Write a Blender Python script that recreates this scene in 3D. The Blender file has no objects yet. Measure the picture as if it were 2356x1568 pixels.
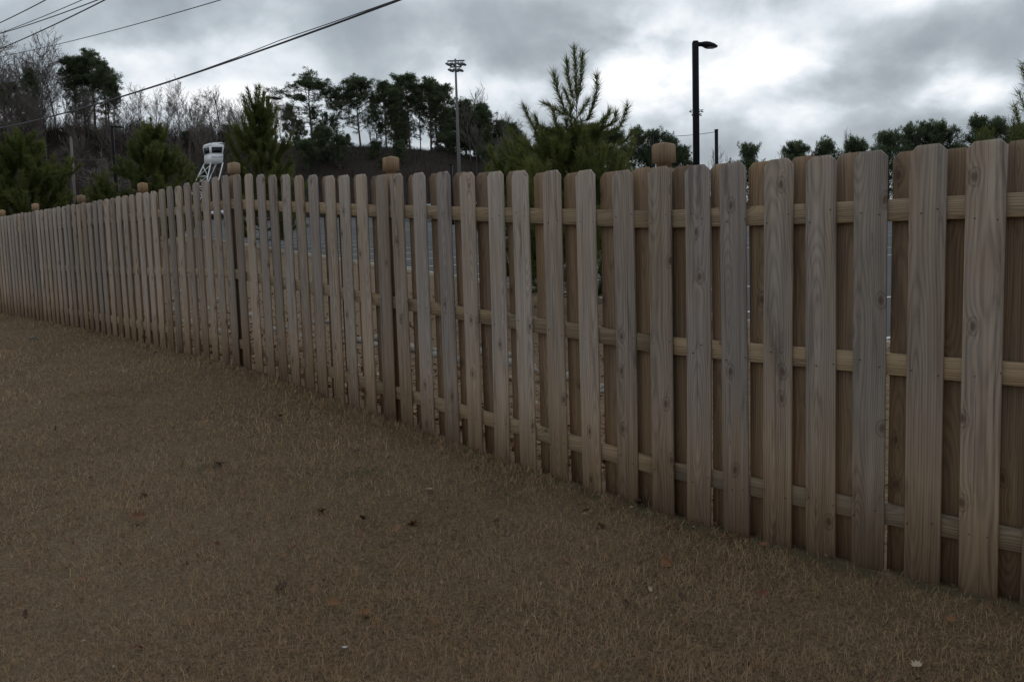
import bpy, math, random
import numpy as np

S = bpy.context.scene
C = S.collection
R_ = math.radians
rng = np.random.default_rng(7)
random.seed(7)

# ------------------------------------------------------------------ camera
EYE = 1.5
F = 1901.0; CX = 1177.5; CY = 784.0; PITCH = R_(5.3); ROLL = R_(-1.7)
_f = np.array([0, math.cos(PITCH), -math.sin(PITCH)])
_u = np.array([0, math.sin(PITCH), math.cos(PITCH)])
_r = np.array([1.0, 0, 0])
_R = math.cos(ROLL) * _r + math.sin(ROLL) * _u
_U = -math.sin(ROLL) * _r + math.cos(ROLL) * _u
from mathutils import Matrix, Vector
cam = bpy.data.cameras.new("camera")
cam.lens = 36 * F / 2355; cam.sensor_width = 36; cam.clip_end = 3000; cam.clip_start = 0.05
camo = bpy.data.objects.new("camera", cam)
M = Matrix.Identity(4)
for i in range(3):
    M[i][0] = _R[i]; M[i][1] = _U[i]; M[i][2] = -_f[i]
M[2][3] = EYE
camo.matrix_world = M
C.objects.link(camo); S.camera = camo

def ray(x, y):
    return _f + _R * (x - CX) / F - _U * (y - CY) / F
def at(x, y, Y):
    d = ray(x, y); p = d * (Y / d[1]); return np.array([p[0], p[1], p[2] + EYE])
def azel(x, y):
    d = ray(x, y); d = d / np.linalg.norm(d)
    return math.atan2(d[0], d[1]), math.asin(d[2])

# ------------------------------------------------------------------ sky, sun, exposure
S.view_settings.view_transform = 'Standard'
S.view_settings.look = 'None'
S.view_settings.gamma = 1; S.view_settings.exposure = 0.0
S.view_settings.use_curve_mapping = False
SUN_EL, SUN_AZ = R_(33), R_(14)
W = bpy.data.worlds.new("World"); S.world = W; W.use_nodes = True
nt = W.node_tree; nt.nodes.clear()
def N(t, ty, **kw):
    n = t.nodes.new(ty)
    for k, v in kw.items(): setattr(n, k, v)
    return n
def put(t, sock, v):
    if isinstance(v, bpy.types.NodeSocket): t.links.new(v, sock)
    else: sock.default_value = v
def math_(t, op, a, b=None, c=None, clamp=False):
    n = N(t, 'ShaderNodeMath', operation=op, use_clamp=clamp)
    put(t, n.inputs[0], a)
    if b is not None: put(t, n.inputs[1], b)
    if c is not None: put(t, n.inputs[2], c)
    return n.outputs[0]
def mix_(t, fac, a, b, blend='MIX'):
    n = N(t, 'ShaderNodeMix', data_type='RGBA', blend_type=blend)
    put(t, n.inputs[0], fac); put(t, n.inputs[6], a); put(t, n.inputs[7], b)
    return n.outputs[2]
def ramp_(t, fac, stops):
    n = N(t, 'ShaderNodeValToRGB'); put(t, n.inputs[0], fac)
    e = n.color_ramp.elements
    while len(e) < len(stops): e.new(0.5)
    for k, (p, c) in enumerate(stops):
        e[k].position = p; e[k].color = (*c, 1) if len(c) == 3 else c
    return n.outputs[0]
def noise_(t, vec, scale, detail=4, rough=0.5, dist=0.0):
    n = N(t, 'ShaderNodeTexNoise'); put(t, n.inputs['Vector'], vec)
    n.inputs['Scale'].default_value = scale; n.inputs['Detail'].default_value = detail
    n.inputs['Roughness'].default_value = rough; n.inputs['Distortion'].default_value = dist
    return n.outputs[0]
def smooth_(t, v, a, b):
    n = N(t, 'ShaderNodeMapRange', interpolation_type='SMOOTHSTEP'); put(t, n.inputs[0], v)
    n.inputs[1].default_value = a; n.inputs[2].default_value = b
    return n.outputs[0]

tc = N(nt, 'ShaderNodeTexCoord'); sep = N(nt, 'ShaderNodeSeparateXYZ')
nt.links.new(tc.outputs['Generated'], sep.inputs[0])
dx, dy, dz = sep.outputs
zc = math_(nt, 'MAXIMUM', dz, 0.0)
den = math_(nt, 'ADD', zc, 0.60)
cv = N(nt, 'ShaderNodeCombineXYZ')
put(nt, cv.inputs[0], math_(nt, 'DIVIDE', dx, den)); put(nt, cv.inputs[1], math_(nt, 'DIVIDE', dy, den)); cv.inputs[2].default_value = 3.7
n1 = noise_(nt, cv.outputs[0], 2.3, 9, 0.50, 0.12)
n2 = noise_(nt, cv.outputs[0], 6.5, 8, 0.52, 0.15)
az = math_(nt, 'ARCTAN2', dx, dy); el = math_(nt, 'ARCSINE', dz)
def blob(x, y, sx, sy):
    a, e = azel(x, y)
    u = math_(nt, 'DIVIDE', math_(nt, 'SUBTRACT', az, a), sx / F)
    v = math_(nt, 'DIVIDE', math_(nt, 'SUBTRACT', el, e), sy / F)
    q = math_(nt, 'ADD', math_(nt, 'MULTIPLY', u, u), math_(nt, 'MULTIPLY', v, v))
    return math_(nt, 'EXPONENT', math_(nt, 'MULTIPLY', q, -1.0))
def blobs(L):
    s = None
    for x, y, sx, sy, k in L:
        b = math_(nt, 'MULTIPLY', blob(x, y, sx, sy), k)
        s = b if s is None else math_(nt, 'ADD', s, b)
    return s
bright = blobs([(1260, 185, 210, 45, 1.0), (1480, 110, 160, 80, 1.2), (1540, 205, 150, 55, 1.0), (1850, 160, 130, 45, 1.1),
                (2185, 150, 55, 45, .75), (2290, 205, 60, 35, .6), (2060, 235, 240, 40, .75), (235, 120, 75, 32, .9), (480, 110, 160, 50, .25),
                (1040, 95, 70, 40, .5), (600, 235, 260, 40, .4), (1700, 60, 80, 60, .35), (1640, 330, 300, 60, .0), (2250, -30, 200, 40, .6)])
dark = blobs([(850, 95, 200, 75, .85), (1000, 20, 330, 50, .6), (2000, 80, 190, 55, .5), (1990, 190, 90, 40, .5), (2130, 120, 70, 45, .5),
              (500, 185, 240, 32, .4), (1730, 240, 150, 40, .4), (1900, 330, 600, 50, .6), (1350, 60, 70, 30, .3), (2240, 60, 260, 45, .2), (110, 30, 200, 60, .5)])
base = math_(nt, 'ADD', math_(nt, 'MULTIPLY', n1, 0.58), math_(nt, 'MULTIPLY', n2, 0.42))
base = math_(nt, 'MULTIPLY_ADD', math_(nt, 'SUBTRACT', base, .5), 1.75, .487)
lvl = math_(nt, 'ADD', base, math_(nt, 'MULTIPLY', bright, math_(nt, 'MULTIPLY_ADD', n2, .62, -.06)))
lvl = math_(nt, 'SUBTRACT', lvl, math_(nt, 'MULTIPLY', dark, 0.13))
cloud = ramp_(nt, lvl, [(0.26, (.29, .335, .375)), (0.40, (.39, .44, .485)), (0.52, (.52, .58, .63)), (0.63, (.74, .80, .86)), (0.78, (1.06, 1.08, 1.1))])
sky = N(nt, 'ShaderNodeTexSky', sky_type='NISHITA', sun_disc=False)
sky.sun_elevation = SUN_EL; sky.sun_rotation = SUN_AZ
b1 = N(nt, 'ShaderNodeBackground'); nt.links.new(sky.outputs[0], b1.inputs[0]); b1.inputs[1].default_value = 0.05
cloud = mix_(nt, smooth_(nt, dz, -.03, -.005), (.04, .034, .028, 1), cloud)
b2 = N(nt, 'ShaderNodeBackground'); nt.links.new(cloud, b2.inputs[0]); b2.inputs[1].default_value = 1.0
ms = N(nt, 'ShaderNodeMixShader'); ms.inputs[0].default_value = 0.95
nt.links.new(b1.outputs[0], ms.inputs[1]); nt.links.new(b2.outputs[0], ms.inputs[2])
wo = N(nt, 'ShaderNodeOutputWorld'); nt.links.new(ms.outputs[0], wo.inputs[0])

sl = bpy.data.lights.new("sun", 'SUN'); sl.energy = 0.5; sl.angle = R_(40); sl.color = (1, .96, .9)
so = bpy.data.objects.new("sun", sl); C.objects.link(so)
sd = Vector((math.sin(SUN_AZ) * math.cos(SUN_EL), math.cos(SUN_AZ) * math.cos(SUN_EL), math.sin(SUN_EL)))
so.rotation_euler = (-sd).to_track_quat('-Z', 'Y').to_euler()
so.location = (20, 60, 60)

# ------------------------------------------------------------------ helpers
def mesh(name, v, faces, mat=None, smooth=False, attr=None):
    """faces: list of int arrays (n,k)"""
    v = np.asarray(v, dtype=np.float32)
    me = bpy.data.meshes.new(name)
    if not isinstance(faces, list): faces = [faces]
    faces = [np.asarray(f, dtype=np.int32) for f in faces if len(f)]
    me.vertices.add(len(v)); me.vertices.foreach_set('co', v.ravel())
    tot = np.concatenate([np.full(len(f), f.shape[1], dtype=np.int32) for f in faces])
    loops = np.concatenate([f.ravel() for f in faces])
    st = np.concatenate([[0], np.cumsum(tot)[:-1]]).astype(np.int32)
    me.loops.add(len(loops)); me.loops.foreach_set('vertex_index', loops)
    me.polygons.add(len(tot)); me.polygons.foreach_set('loop_start', st)
    try: me.polygons.foreach_set('loop_total', tot)
    except Exception: pass
    if smooth: me.polygons.foreach_set('use_smooth', np.ones(len(tot), dtype=bool))
    if attr:
        for k, a in attr.items():
            at_ = me.attributes.new(k, 'FLOAT', 'POINT'); at_.data.foreach_set('value', np.asarray(a, dtype=np.float32))
    me.update(calc_edges=True); me.validate()
    if mat: me.materials.append(mat)
    return me
def link(name, me, parent=None, loc=None, rot=None):
    o = bpy.data.objects.new(name, me); C.objects.link(o)
    if parent is not None: o.parent = parent
    if loc is not None: o.location = tuple(float(q) for q in loc)
    if rot is not None: o.rotation_euler = rot
    return o
def tag(o, label=None, cat=None, group=None, kind=None):
    if label: o['label'] = label
    if cat: o['category'] = cat
    if group: o['group'] = group
    if kind: o['kind'] = kind
    return o
def thing(name, label, cat, loc, group=None, rz=0):
    return tag(link(name, None, None, loc, (0, 0, rz)), label, cat, group)
def tris(f):
    return np.asarray(f, dtype=np.int32)

class MB:
    """collects simple shapes into one mesh (one part)"""
    def __init__(s): s.v = []; s.q = []; s.t = []; s.n = 0
    def add(s, v, q=(), t=()):
        v = np.asarray(v, float).reshape(-1, 3)
        s.v.append(v)
        if len(q): s.q.append(np.asarray(q) + s.n)
        if len(t): s.t.append(np.asarray(t) + s.n)
        s.n += len(v); return s
    def box(s, a, b):
        x0, y0, z0 = a; x1, y1, z1 = b
        v = [(x0,y0,z0),(x1,y0,z0),(x1,y1,z0),(x0,y1,z0),(x0,y0,z1),(x1,y0,z1),(x1,y1,z1),(x0,y1,z1)]
        return s.add(v, [(3,2,1,0),(4,5,6,7),(0,1,5,4),(1,2,6,5),(2,3,7,6),(3,0,4,7)])
    def hexa(s, v):
        return s.add(v, [(3,2,1,0),(4,5,6,7),(0,1,5,4),(1,2,6,5),(2,3,7,6),(3,0,4,7)])
    def tube(s, pts, rad, k=6, cap=True):
        pts = np.asarray(pts, float); rad = np.broadcast_to(np.asarray(rad, float), (len(pts),))
        d = np.gradient(pts, axis=0); d /= np.linalg.norm(d, axis=1)[:, None] + 1e-9
        ref = np.array([0, 0, 1.0]) if abs(d[0][2]) < .9 else np.array([1.0, 0, 0])
        a = np.cross(d, ref); a /= np.linalg.norm(a, axis=1)[:, None] + 1e-9
        b = np.cross(d, a)
        th = np.linspace(0, 2 * np.pi, k, endpoint=False) + .4
        v = pts[:, None, :] + rad[:, None, None] * (np.cos(th)[None, :, None] * a[:, None, :] + np.sin(th)[None, :, None] * b[:, None, :])
        m = len(pts); q = []
        for i in range(m - 1):
            for j in range(k):
                q.append((i*k+j, i*k+(j+1)%k, (i+1)*k+(j+1)%k, (i+1)*k+j))
        v = v.reshape(-1, 3); t = []
        if cap:
            v = np.vstack([v, pts[0], pts[-1]]); n = m * k
            for j in range(k):
                t.append((n, (j+1)%k, j)); t.append((n+1, (m-1)*k+j, (m-1)*k+(j+1)%k))
        return s.add(v, q, t)
    def rings(s, rings_, cap=True):
        """rings_: list of (k,3) loops of the same k joined one after another"""
        k = len(rings_[0]); v = np.vstack(rings_); m = len(rings_); q = []; t = []
        for i in range(m - 1):
            for j in range(k): q.append((i*k+j, i*k+(j+1)%k, (i+1)*k+(j+1)%k, (i+1)*k+j))
        if cap:
            v = np.vstack([v, rings_[0].mean(0), rings_[-1].mean(0)]); n = m * k
            for j in range(k):
                t.append((n, (j+1)%k, j)); t.append((n+1, (m-1)*k+j, (m-1)*k+(j+1)%k))
        return s.add(v, q, t)
    def mesh(s, name, mat, smooth=False, attr=None):
        f = []
        if s.q: f.append(np.vstack(s.q))
        if s.t: f.append(np.vstack(s.t))
        return mesh(name, np.vstack(s.v), f, mat, smooth, attr)
    def obj(s, name, mat, parent=None, smooth=False, loc=None):
        return link(name, s.mesh(name, mat, smooth), parent, loc)

# ------------------------------------------------------------------ materials
def mat_(name):
    m = bpy.data.materials.new(name); m.use_nodes = True
    t = m.node_tree; t.nodes.clear()
    o = N(t, 'ShaderNodeOutputMaterial'); b = N(t, 'ShaderNodeBsdfPrincipled')
    t.links.new(b.outputs[0], o.inputs[0])
    b.inputs['Specular IOR Level'].default_value = 0.25
    return m, t, b, o
def simple(name, col, rough=.6, metal=0, var=.12, scale=6, spec=.3):
    m, t, b, o = mat_(name)
    c = N(t, 'ShaderNodeTexCoord')
    n = noise_(t, c.outputs['Object'], scale, 5, .6)
    f = math_(t, 'ADD', math_(t, 'MULTIPLY', n, 2 * var), 1 - var)
    col2 = mix_(t, 1.0, (*col, 1), f, 'MULTIPLY')
    t.links.new(col2, b.inputs['Base Color'])
    b.inputs['Roughness'].default_value = rough; b.inputs['Metallic'].default_value = metal
    b.inputs['Specular IOR Level'].default_value = spec
    return m
def bump_(t, b, h, strength, dist):
    n = N(t, 'ShaderNodeBump'); n.inputs['Strength'].default_value = strength; n.inputs['Distance'].default_value = dist
    put(t, n.inputs['Height'], h); t.links.new(n.outputs[0], b.inputs['Normal'])

def wood(name, axis, silver, tan, amount, knot=1.0, low_tan=0.0):
    """weathered pine: growth-ring streaks along `axis`, silvering, knots"""
    m, t, b, o = mat_(name)
    tc = N(t, 'ShaderNodeTexCoord'); oi = N(t, 'ShaderNodeObjectInfo')
    sp = N(t, 'ShaderNodeSeparateXYZ'); t.links.new(tc.outputs['Object'], sp.inputs[0])
    ax = {'x': 0, 'z': 2}[axis]
    L = sp.outputs[ax]; A = sp.outputs[2 - ax]; B = sp.outputs[1]
    rnd = oi.outputs['Random']
    r1 = math_(t, 'MULTIPLY', rnd, 37.0); r2 = math_(t, 'FRACT', math_(t, 'MULTIPLY', rnd, 91.7)); r3 = math_(t, 'FRACT', math_(t, 'MULTIPLY', rnd, 513.3))
    def vec(a, bb, l):
        c = N(t, 'ShaderNodeCombineXYZ')
        put(t, c.inputs[0], math_(t, 'MULTIPLY_ADD', A, a, r1)); put(t, c.inputs[1], math_(t, 'MULTIPLY_ADD', B, bb, r1)); put(t, c.inputs[2], math_(t, 'MULTIPLY_ADD', L, l, r1))
        return c.outputs[0]
    # knots: stretched cells
    vo = N(t, 'ShaderNodeTexVoronoi', feature='F1', voronoi_dimensions='2D')
    kc = N(t, 'ShaderNodeCombineXYZ')
    wob = noise_(t, vec(6, 6, 3), 1, 2)
    put(t, kc.inputs[0], math_(t, 'ADD', math_(t, 'MULTIPLY_ADD', A, 7.0, math_(t, 'MULTIPLY', r1, 3.1)), math_(t, 'MULTIPLY', wob, .5)))
    put(t, kc.inputs[1], math_(t, 'MULTIPLY_ADD', L, 4.2, r1))
    t.links.new(kc.outputs[0], vo.inputs['Vector']); vo.inputs['Scale'].default_value = 1.0
    kd = vo.outputs['Distance']
    kcol = N(t, 'ShaderNodeSeparateColor'); t.links.new(vo.outputs['Color'], kcol.inputs[0])
    has = math_(t, 'GREATER_THAN', kcol.outputs[0], 1 - .30 * knot)
    kp = math_(t, 'MULTIPLY', math_(t, 'EXPONENT', math_(t, 'MULTIPLY', math_(t, 'MULTIPLY', kd, kd), -22.0)), has)
    # growth rings: bands across the board, wandering along it
    w1 = noise_(t, vec(5, 5, .55), 1, 3, .5)
    lowL = noise_(t, vec(.6, .6, .8), 1, 2, .5)
    bc = math_(t, 'MULTIPLY_ADD', lowL, .26, -.10)
    ac = math_(t, 'ADD', A, math_(t, 'MULTIPLY_ADD', r2, .10, -.05))
    rho = math_(t, 'SQRT', math_(t, 'ADD', math_(t, 'MULTIPLY', ac, ac), math_(t, 'MULTIPLY', bc, bc)))
    phase = math_(t, 'ADD', math_(t, 'MULTIPLY', math_(t, 'ADD', rho, math_(t, 'MULTIPLY', B, .6)), math_(t, 'MULTIPLY_ADD', r3, 320, 480)),
                  math_(t, 'ADD', math_(t, 'MULTIPLY', w1, 11.0), math_(t, 'MULTIPLY', kp, 9.0)))
    streak = noise_(t, vec(95, 95, 2.0), 1, 4, .65)
    band = math_(t, 'MULTIPLY_ADD', math_(t, 'SINE', phase), .5, .5)
    band = math_(t, 'POWER', band, 1.8)
    fine = noise_(t, vec(210, 210, 5), 1, 3, .6)
    mid = noise_(t, vec(34, 34, 1.4), 1, 4, .6)
    weather = noise_(t, vec(9, 9, 1.3), 1, 4, .55)
    wfac = math_(t, 'ADD', math_(t, 'MULTIPLY', math_(t, 'SUBTRACT', weather, .5), 1.5), math_(t, 'ADD', amount, math_(t, 'MULTIPLY', math_(t, 'SUBTRACT', r3, .5), .40)))
    if low_tan:
        wfac = math_(t, 'SUBTRACT', wfac, math_(t, 'MULTIPLY', math_(t, 'SUBTRACT', 1.0, smooth_(t, math_(t, 'MULTIPLY_ADD', weather, -.5, L), -.3, .75)), low_tan))
    wfac = math_(t, 'ADD', wfac, 0.0, clamp=True)
    cool = (silver[0] * .84, silver[1] * .87, silver[2] * .93, 1)
    sil = mix_(t, smooth_(t, math_(t, 'FRACT', math_(t, 'MULTIPLY', rnd, 17.3)), .45, .95), (*silver, 1), cool)
    col = mix_(t, wfac, (*tan, 1), sil)
    k = math_(t, 'ADD', .03, math_(t, 'ADD', math_(t, 'MULTIPLY', fine, .25), math_(t, 'ADD', math_(t, 'MULTIPLY', mid, .85), math_(t, 'MULTIPLY_ADD', band, -.24, math_(t, 'MULTIPLY', streak, .95)))))
    k = math_(t, 'MULTIPLY', k, math_(t, 'MULTIPLY_ADD', r2, .50, .80))
    col = mix_(t, 1.0, col, k, 'MULTIPLY')
    stain = smooth_(t, noise_(t, vec(14, 14, 1.6), 1, 5, .65, .6), .55, .72)
    col = mix_(t, math_(t, 'MULTIPLY', stain, .6), col, (.08, .058, .046, 1))
    crack = smooth_(t, noise_(t, vec(120, 120, 1.1), 1, 2, .5), .66, .72)
    col = mix_(t, math_(t, 'MULTIPLY', crack, .55), col, (.06, .045, .035, 1))
    kdark = math_(t, 'MULTIPLY', math_(t, 'SUBTRACT', 1.0, smooth_(t, kd, .03, .14)), has)
    kring = math_(t, 'MULTIPLY', math_(t, 'SUBTRACT', 1.0, smooth_(t, math_(t, 'ABSOLUTE', math_(t, 'SUBTRACT', kd, .15)), .0, .04)), has)
    col = mix_(t, math_(t, 'MULTIPLY', kdark, .75), col, (.085, .050, .032, 1))
    col = mix_(t, math_(t, 'MULTIPLY', kring, .35), col, (.05, .033, .024, 1))
    t.links.new(col, b.inputs['Base Color']); b.inputs['Roughness'].default_value = .82
    h = math_(t, 'ADD', math_(t, 'MULTIPLY', fine, .6), math_(t, 'ADD', math_(t, 'MULTIPLY', band, -.4), math_(t, 'MULTIPLY', mid, .5)))
    bump_(t, b, h, .55, .0035)
    return m
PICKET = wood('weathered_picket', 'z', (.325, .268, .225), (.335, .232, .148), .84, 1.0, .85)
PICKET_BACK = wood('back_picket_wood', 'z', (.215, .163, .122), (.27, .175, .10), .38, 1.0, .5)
RAIL = wood('rail_wood', 'x', (.255, .198, .138), (.315, .215, .118), .32, .7)
POST = wood('post_wood', 'z', (.26, .20, .145), (.32, .205, .11), .30, .3)

def leafy(name, stops, rough=.7, trans=.3, spec=.2):
    m, t, b, o = mat_(name)
    a = N(t, 'ShaderNodeAttribute', attribute_name='tone')
    col = ramp_(t, a.outputs['Fac'], stops)
    t.links.new(col, b.inputs['Base Color']); b.inputs['Roughness'].default_value = rough
    b.inputs['Specular IOR Level'].default_value = spec
    tr = N(t, 'ShaderNodeBsdfTranslucent'); t.links.new(col, tr.inputs[0])
    mx = N(t, 'ShaderNodeMixShader'); mx.inputs[0].default_value = trans
    t.links.new(b.outputs[0], mx.inputs[1]); t.links.new(tr.outputs[0], mx.inputs[2]); t.links.new(mx.outputs[0], o.inputs[0])
    return m
NEEDLE = leafy('young_pine_needles', [(0, (.062, .078, .022)), (.5, (.122, .143, .040)), (.85, (.18, .195, .062)), (1, (.19, .145, .08))], .65, .42)
NEEDLE_DARK = leafy('tall_pine_needles', [(0, (.055, .080, .044)), (.5, (.098, .130, .066)), (1, (.145, .175, .09))], .7, .4)
GRASS = leafy('dormant_grass', [(0, (.19, .112, .062)), (.45, (.375, .248, .138)), (.8, (.48, .34, .195)), (.97, (.55, .41, .255)), (1, (.15, .155, .06))], .7, .25)
WEED = leafy('weed_leaf', [(0, (.08, .10, .055)), (1, (.12, .15, .085))])
BRUSH = leafy('brush_stems', [(0, (.022, .018, .015)), (.6, (.050, .039, .033)), (1, (.10, .08, .068))], .8, .1)
BARK = simple('bare_bark', (.14, .118, .105), .9, 0, .3, 3)
PALE_BARK = simple('pale_bark', (.20, .175, .155), .9, 0, .25, 3)
PINE_BARK = simple('pine_bark', (.11, .085, .070), .9, 0, .35, 4)
BLACK = simple('black_paint', (.009, .009, .011), .55, 0, .15, 3, .15)
CONCRETE_POLE = simple('grey_pole', (.17, .155, .15), .8, 0, .18, 1.5)
OLD_POLE = simple('old_pole_wood', (.17, .155, .14), .9, 0, .25, 2)
WHITE = simple('white_paint', (.86, .865, .87), .4, 0, .08, 1.2)
GLASS_DARK = simple('dark_glass', (.010, .011, .014), .3, 0, .1, 2, .3)
RUBBER = simple('tyre_rubber', (.02, .02, .02), .8)
SILVER = simple('silver_paint', (.42, .46, .50), .3, .5, .06, 1)
NAVY = simple('dark_car_paint', (.03, .035, .05), .25, .2, .06, 1)
ORANGE = simple('orange_plastic', (.75, .14, .04), .5)
ALU = simple('floodlight_metal', (.16, .175, .19), .45, .4)
LAMP_LENS = simple('lamp_lens', (.35, .34, .32), .3)
CABLE = simple('cable_black', (.045, .048, .055), .6)
ROCK = simple('pale_rock', (.27, .25, .22), .9, 0, .35, 9)
NAIL = simple('nail_steel', (.06, .055, .05), .6, .4)
TEXT = simple('lettering_blue_grey', (.10, .12, .17), .6)

# ------------------------------------------------------------------ terrain
FM = np.array([-0.90493, 6.09038]); FD = np.array([-0.67954, 0.73364]); FN = np.array([0.73364, 0.67954])
PROF = np.array([(-4.006, 0.402, -1.351), (-3.795, 0.411, -1.353), (-3.36, 0.428, -1.354), (-2.932, 0.443, -1.353), (-2.713, 0.454, -1.347), (-2.495, 0.464, -1.338), (-2.258, 0.479, -1.325), (-1.999, 0.500, -1.309), (-1.740, 0.523, -1.293), (-1.481, 0.547, -1.278), (-1.240, 0.568, -1.262), (-0.982, 0.590, -1.244), (-0.742, 0.613, -1.222), (-0.474, 0.637, -1.192), (-0.225, 0.656, -1.170), (-0.008, 0.674, -1.153), (0.238, 0.698, -1.133), (0.481, 0.719, -1.115), (0.695, 0.739, -1.097), (0.943, 0.762, -1.072), (1.158, 0.784, -1.047), (1.398, 0.808, -1.023), (1.623, 0.830, -1.003), (1.855, 0.853, -0.981), (2.084, 0.875, -0.958), (2.329, 0.897, -0.940), (2.571, 0.912, -0.924), (4.554, 0.935, -0.860), (6.7, .975, -.792), (9.0, 1.035, -.713), (12.5, 1.115, -.63), (20, 1.32, -.41), (60, 2.2, .4)])
def ftop(s): return np.interp(s, PROF[:, 0], PROF[:, 1]) + EYE
def fbot(s): return np.interp(s, PROF[:, 0], PROF[:, 2]) + EYE
def fpos(s, w): return FM + FD * s + FN * w
def sw(x, y):
    x = np.asarray(x, float); y = np.asarray(y, float)
    return (x - FM[0]) * FD[0] + (y - FM[1]) * FD[1], (x - FM[0]) * FN[0] + (y - FM[1]) * FN[1]
def wob(x, y, a):
    return a * (np.sin(x * 1.3 + y * .7) * .5 + np.sin(x * .37 - y * .9 + 1) * .6 + np.sin(x * 2.9 + y * 3.1 + 2) * .2)
def lawn_z(x, y):
    s, w = sw(x, y)
    b = fbot(s) + .016
    far = np.clip((-w - 1) / 5, 0, 1)
    z = b + .035 * w * (w < 0) + .025 * np.exp(-((w + .45) / .4) ** 2) + wob(x, y, .012)
    return z
LOT = (-0.03394, 0.07530, -1.76904 + EYE)
def lot_z(x, y): return LOT[0] * x + LOT[1] * y + LOT[2]
K1 = np.array([1.61, 15.0]); KD = np.array([-.556, .8312]); KN = np.array([.8312, .556])
def kd(x, y): return (np.asarray(x) - K1[0]) * KN[0] + (np.asarray(y) - K1[1]) * KN[1]
CREST = np.array([(-400, 290), (0, 303), (250, 318), (450, 328), (600, 334), (700, 343), (900, 347), (1040, 357), (1130, 372), (1250, 398), (1400, 430), (1700, 470), (2400, 470)], float)
def crest_z(x, y):
    u = np.clip(np.asarray(x) / np.maximum(y, 1), -.78, .72)
    px = CX + F * u * .985
    py = np.interp(px, CREST[:, 0], CREST[:, 1])
    hor = 608 - .0297 * (px - CX)
    return (hor - py) / F * 116 + EYE
def ground_z(x, y):
    x = np.asarray(x, float); y = np.asarray(y, float)
    s, w = sw(x, y); k = kd(x, y)
    w0 = np.maximum(w, 0)
    under = np.clip((.3 - w) / .3, 0, 1) * .08
    t = np.clip(w0 / (w0 + np.maximum(-k, 0) + 1e-6), 0, 1)
    lz = lot_z(np.clip(x, -140, 160), np.clip(y, -60, 86))
    z = fbot(s) * (1 - t) + (lz - .02) * t - .22 * np.sin(np.pi * t) ** 2 - .02 - under + wob(x, y, .03) * (t * (1 - t) * 4)
    z = np.where(k > 0, lz - .10, z)
    u = np.clip((y - 87) / 29, 0, 1); u = u * u * (3 - 2 * u)
    hz = crest_z(x, y)
    back = np.clip((y - 118) / 60, 0, 1)
    hill = np.where(y > 118, hz - .45 * (hz - 4) * back - 2.0 * np.clip((y - 118) / 6, 0, 1), hz)
    z = np.where(y > 87, z * (1 - u) + hill * u + wob(x * .4, y * .4, .25) * u * (y < 110), z)
    return z

def grid_obj(name, xs_fn, na, nb, zfn, mat, attrs=None):
    P = xs_fn(); X, Y = P
    Z = zfn(X, Y)
    v = np.stack([X, Y, Z], -1).reshape(-1, 3)
    i = np.arange(na * nb).reshape(na, nb)
    q = np.stack([i[:-1, :-1], i[1:, :-1], i[1:, 1:], i[:-1, 1:]], -1).reshape(-1, 4)
    # make normals face up
    a = v[q[0]]; nz = np.cross(a[1] - a[0], a[2] - a[0])[2]
    if nz < 0: q = q[:, ::-1]
    return tag(link(name, mesh(name, v, q, mat, True, attrs(X, Y) if attrs else None)), kind='structure')

def lawn_mat():
    m, t, b, o = mat_('lawn_soil')
    tc = N(t, 'ShaderNodeTexCoord'); P = tc.outputs['Object']
    big = noise_(t, P, .7, 5, .6); f1 = noise_(t, P, 55, 4, .7); f2 = noise_(t, P, 9, 4, .6)
    c = mix_(t, smooth_(t, f1, .3, .72), (.065, .042, .024, 1), (.24, .162, .092, 1))
    c = mix_(t, math_(t, 'MULTIPLY', smooth_(t, f2, .45, .75), .45), c, (.075, .055, .038, 1))
    c = mix_(t, math_(t, 'MULTIPLY', smooth_(t, big, .40, .65), .30), c, (.25, .185, .12, 1))
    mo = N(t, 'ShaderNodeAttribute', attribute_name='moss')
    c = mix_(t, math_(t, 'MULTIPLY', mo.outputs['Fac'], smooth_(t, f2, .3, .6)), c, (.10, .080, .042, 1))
    t.links.new(c, b.inputs['Base Color']); b.inputs['Roughness'].default_value = .95
    bump_(t, b, math_(t, 'ADD', f1, math_(t, 'MULTIPLY', f2, .6)), .8, .02)
    return m
def ground_mat():
    m, t, b, o = mat_('leaf_littered_soil')
    tc = N(t, 'ShaderNodeTexCoord'); P = tc.outputs['Object']
    f1 = noise_(t, P, 22, 5, .7); f2 = noise_(t, P, 3, 5, .6); f0 = noise_(t, P, 60, 3, .6)
    c = mix_(t, smooth_(t, f1, .35, .65), (.12, .078, .046, 1), (.25, .175, .105, 1))
    c = mix_(t, math_(t, 'MULTIPLY', smooth_(t, f2, .5, .68), .5), c, (.12, .075, .045, 1))
    c = mix_(t, smooth_(t, f0, .62, .72), c, (.34, .25, .17, 1))
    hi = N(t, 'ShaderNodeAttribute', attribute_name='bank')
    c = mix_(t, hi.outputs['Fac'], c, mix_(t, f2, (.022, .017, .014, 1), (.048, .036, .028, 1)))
    t.links.new(c, b.inputs['Base Color']); b.inputs['Roughness'].default_value = .95
    bump_(t, b, math_(t, 'ADD', f1, f2), .8, .05)
    return m
def asphalt_mat():
    m, t, b, o = mat_('asphalt')
    tc = N(t, 'ShaderNodeTexCoord'); P = tc.outputs['Object']
    f = noise_(t, P, 90, 3, .6); g = noise_(t, P, .25, 5, .6)
    c = mix_(t, f, (.065, .068, .070, 1), (.115, .118, .12, 1))
    c = mix_(t, math_(t, 'MULTIPLY', smooth_(t, g, .4, .65), .4), c, (.135, .138, .14, 1))
    t.links.new(c, b.inputs['Base Color']); b.inputs['Roughness'].default_value = .95; b.inputs['Specular IOR Level'].default_value = .05
    return m
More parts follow.
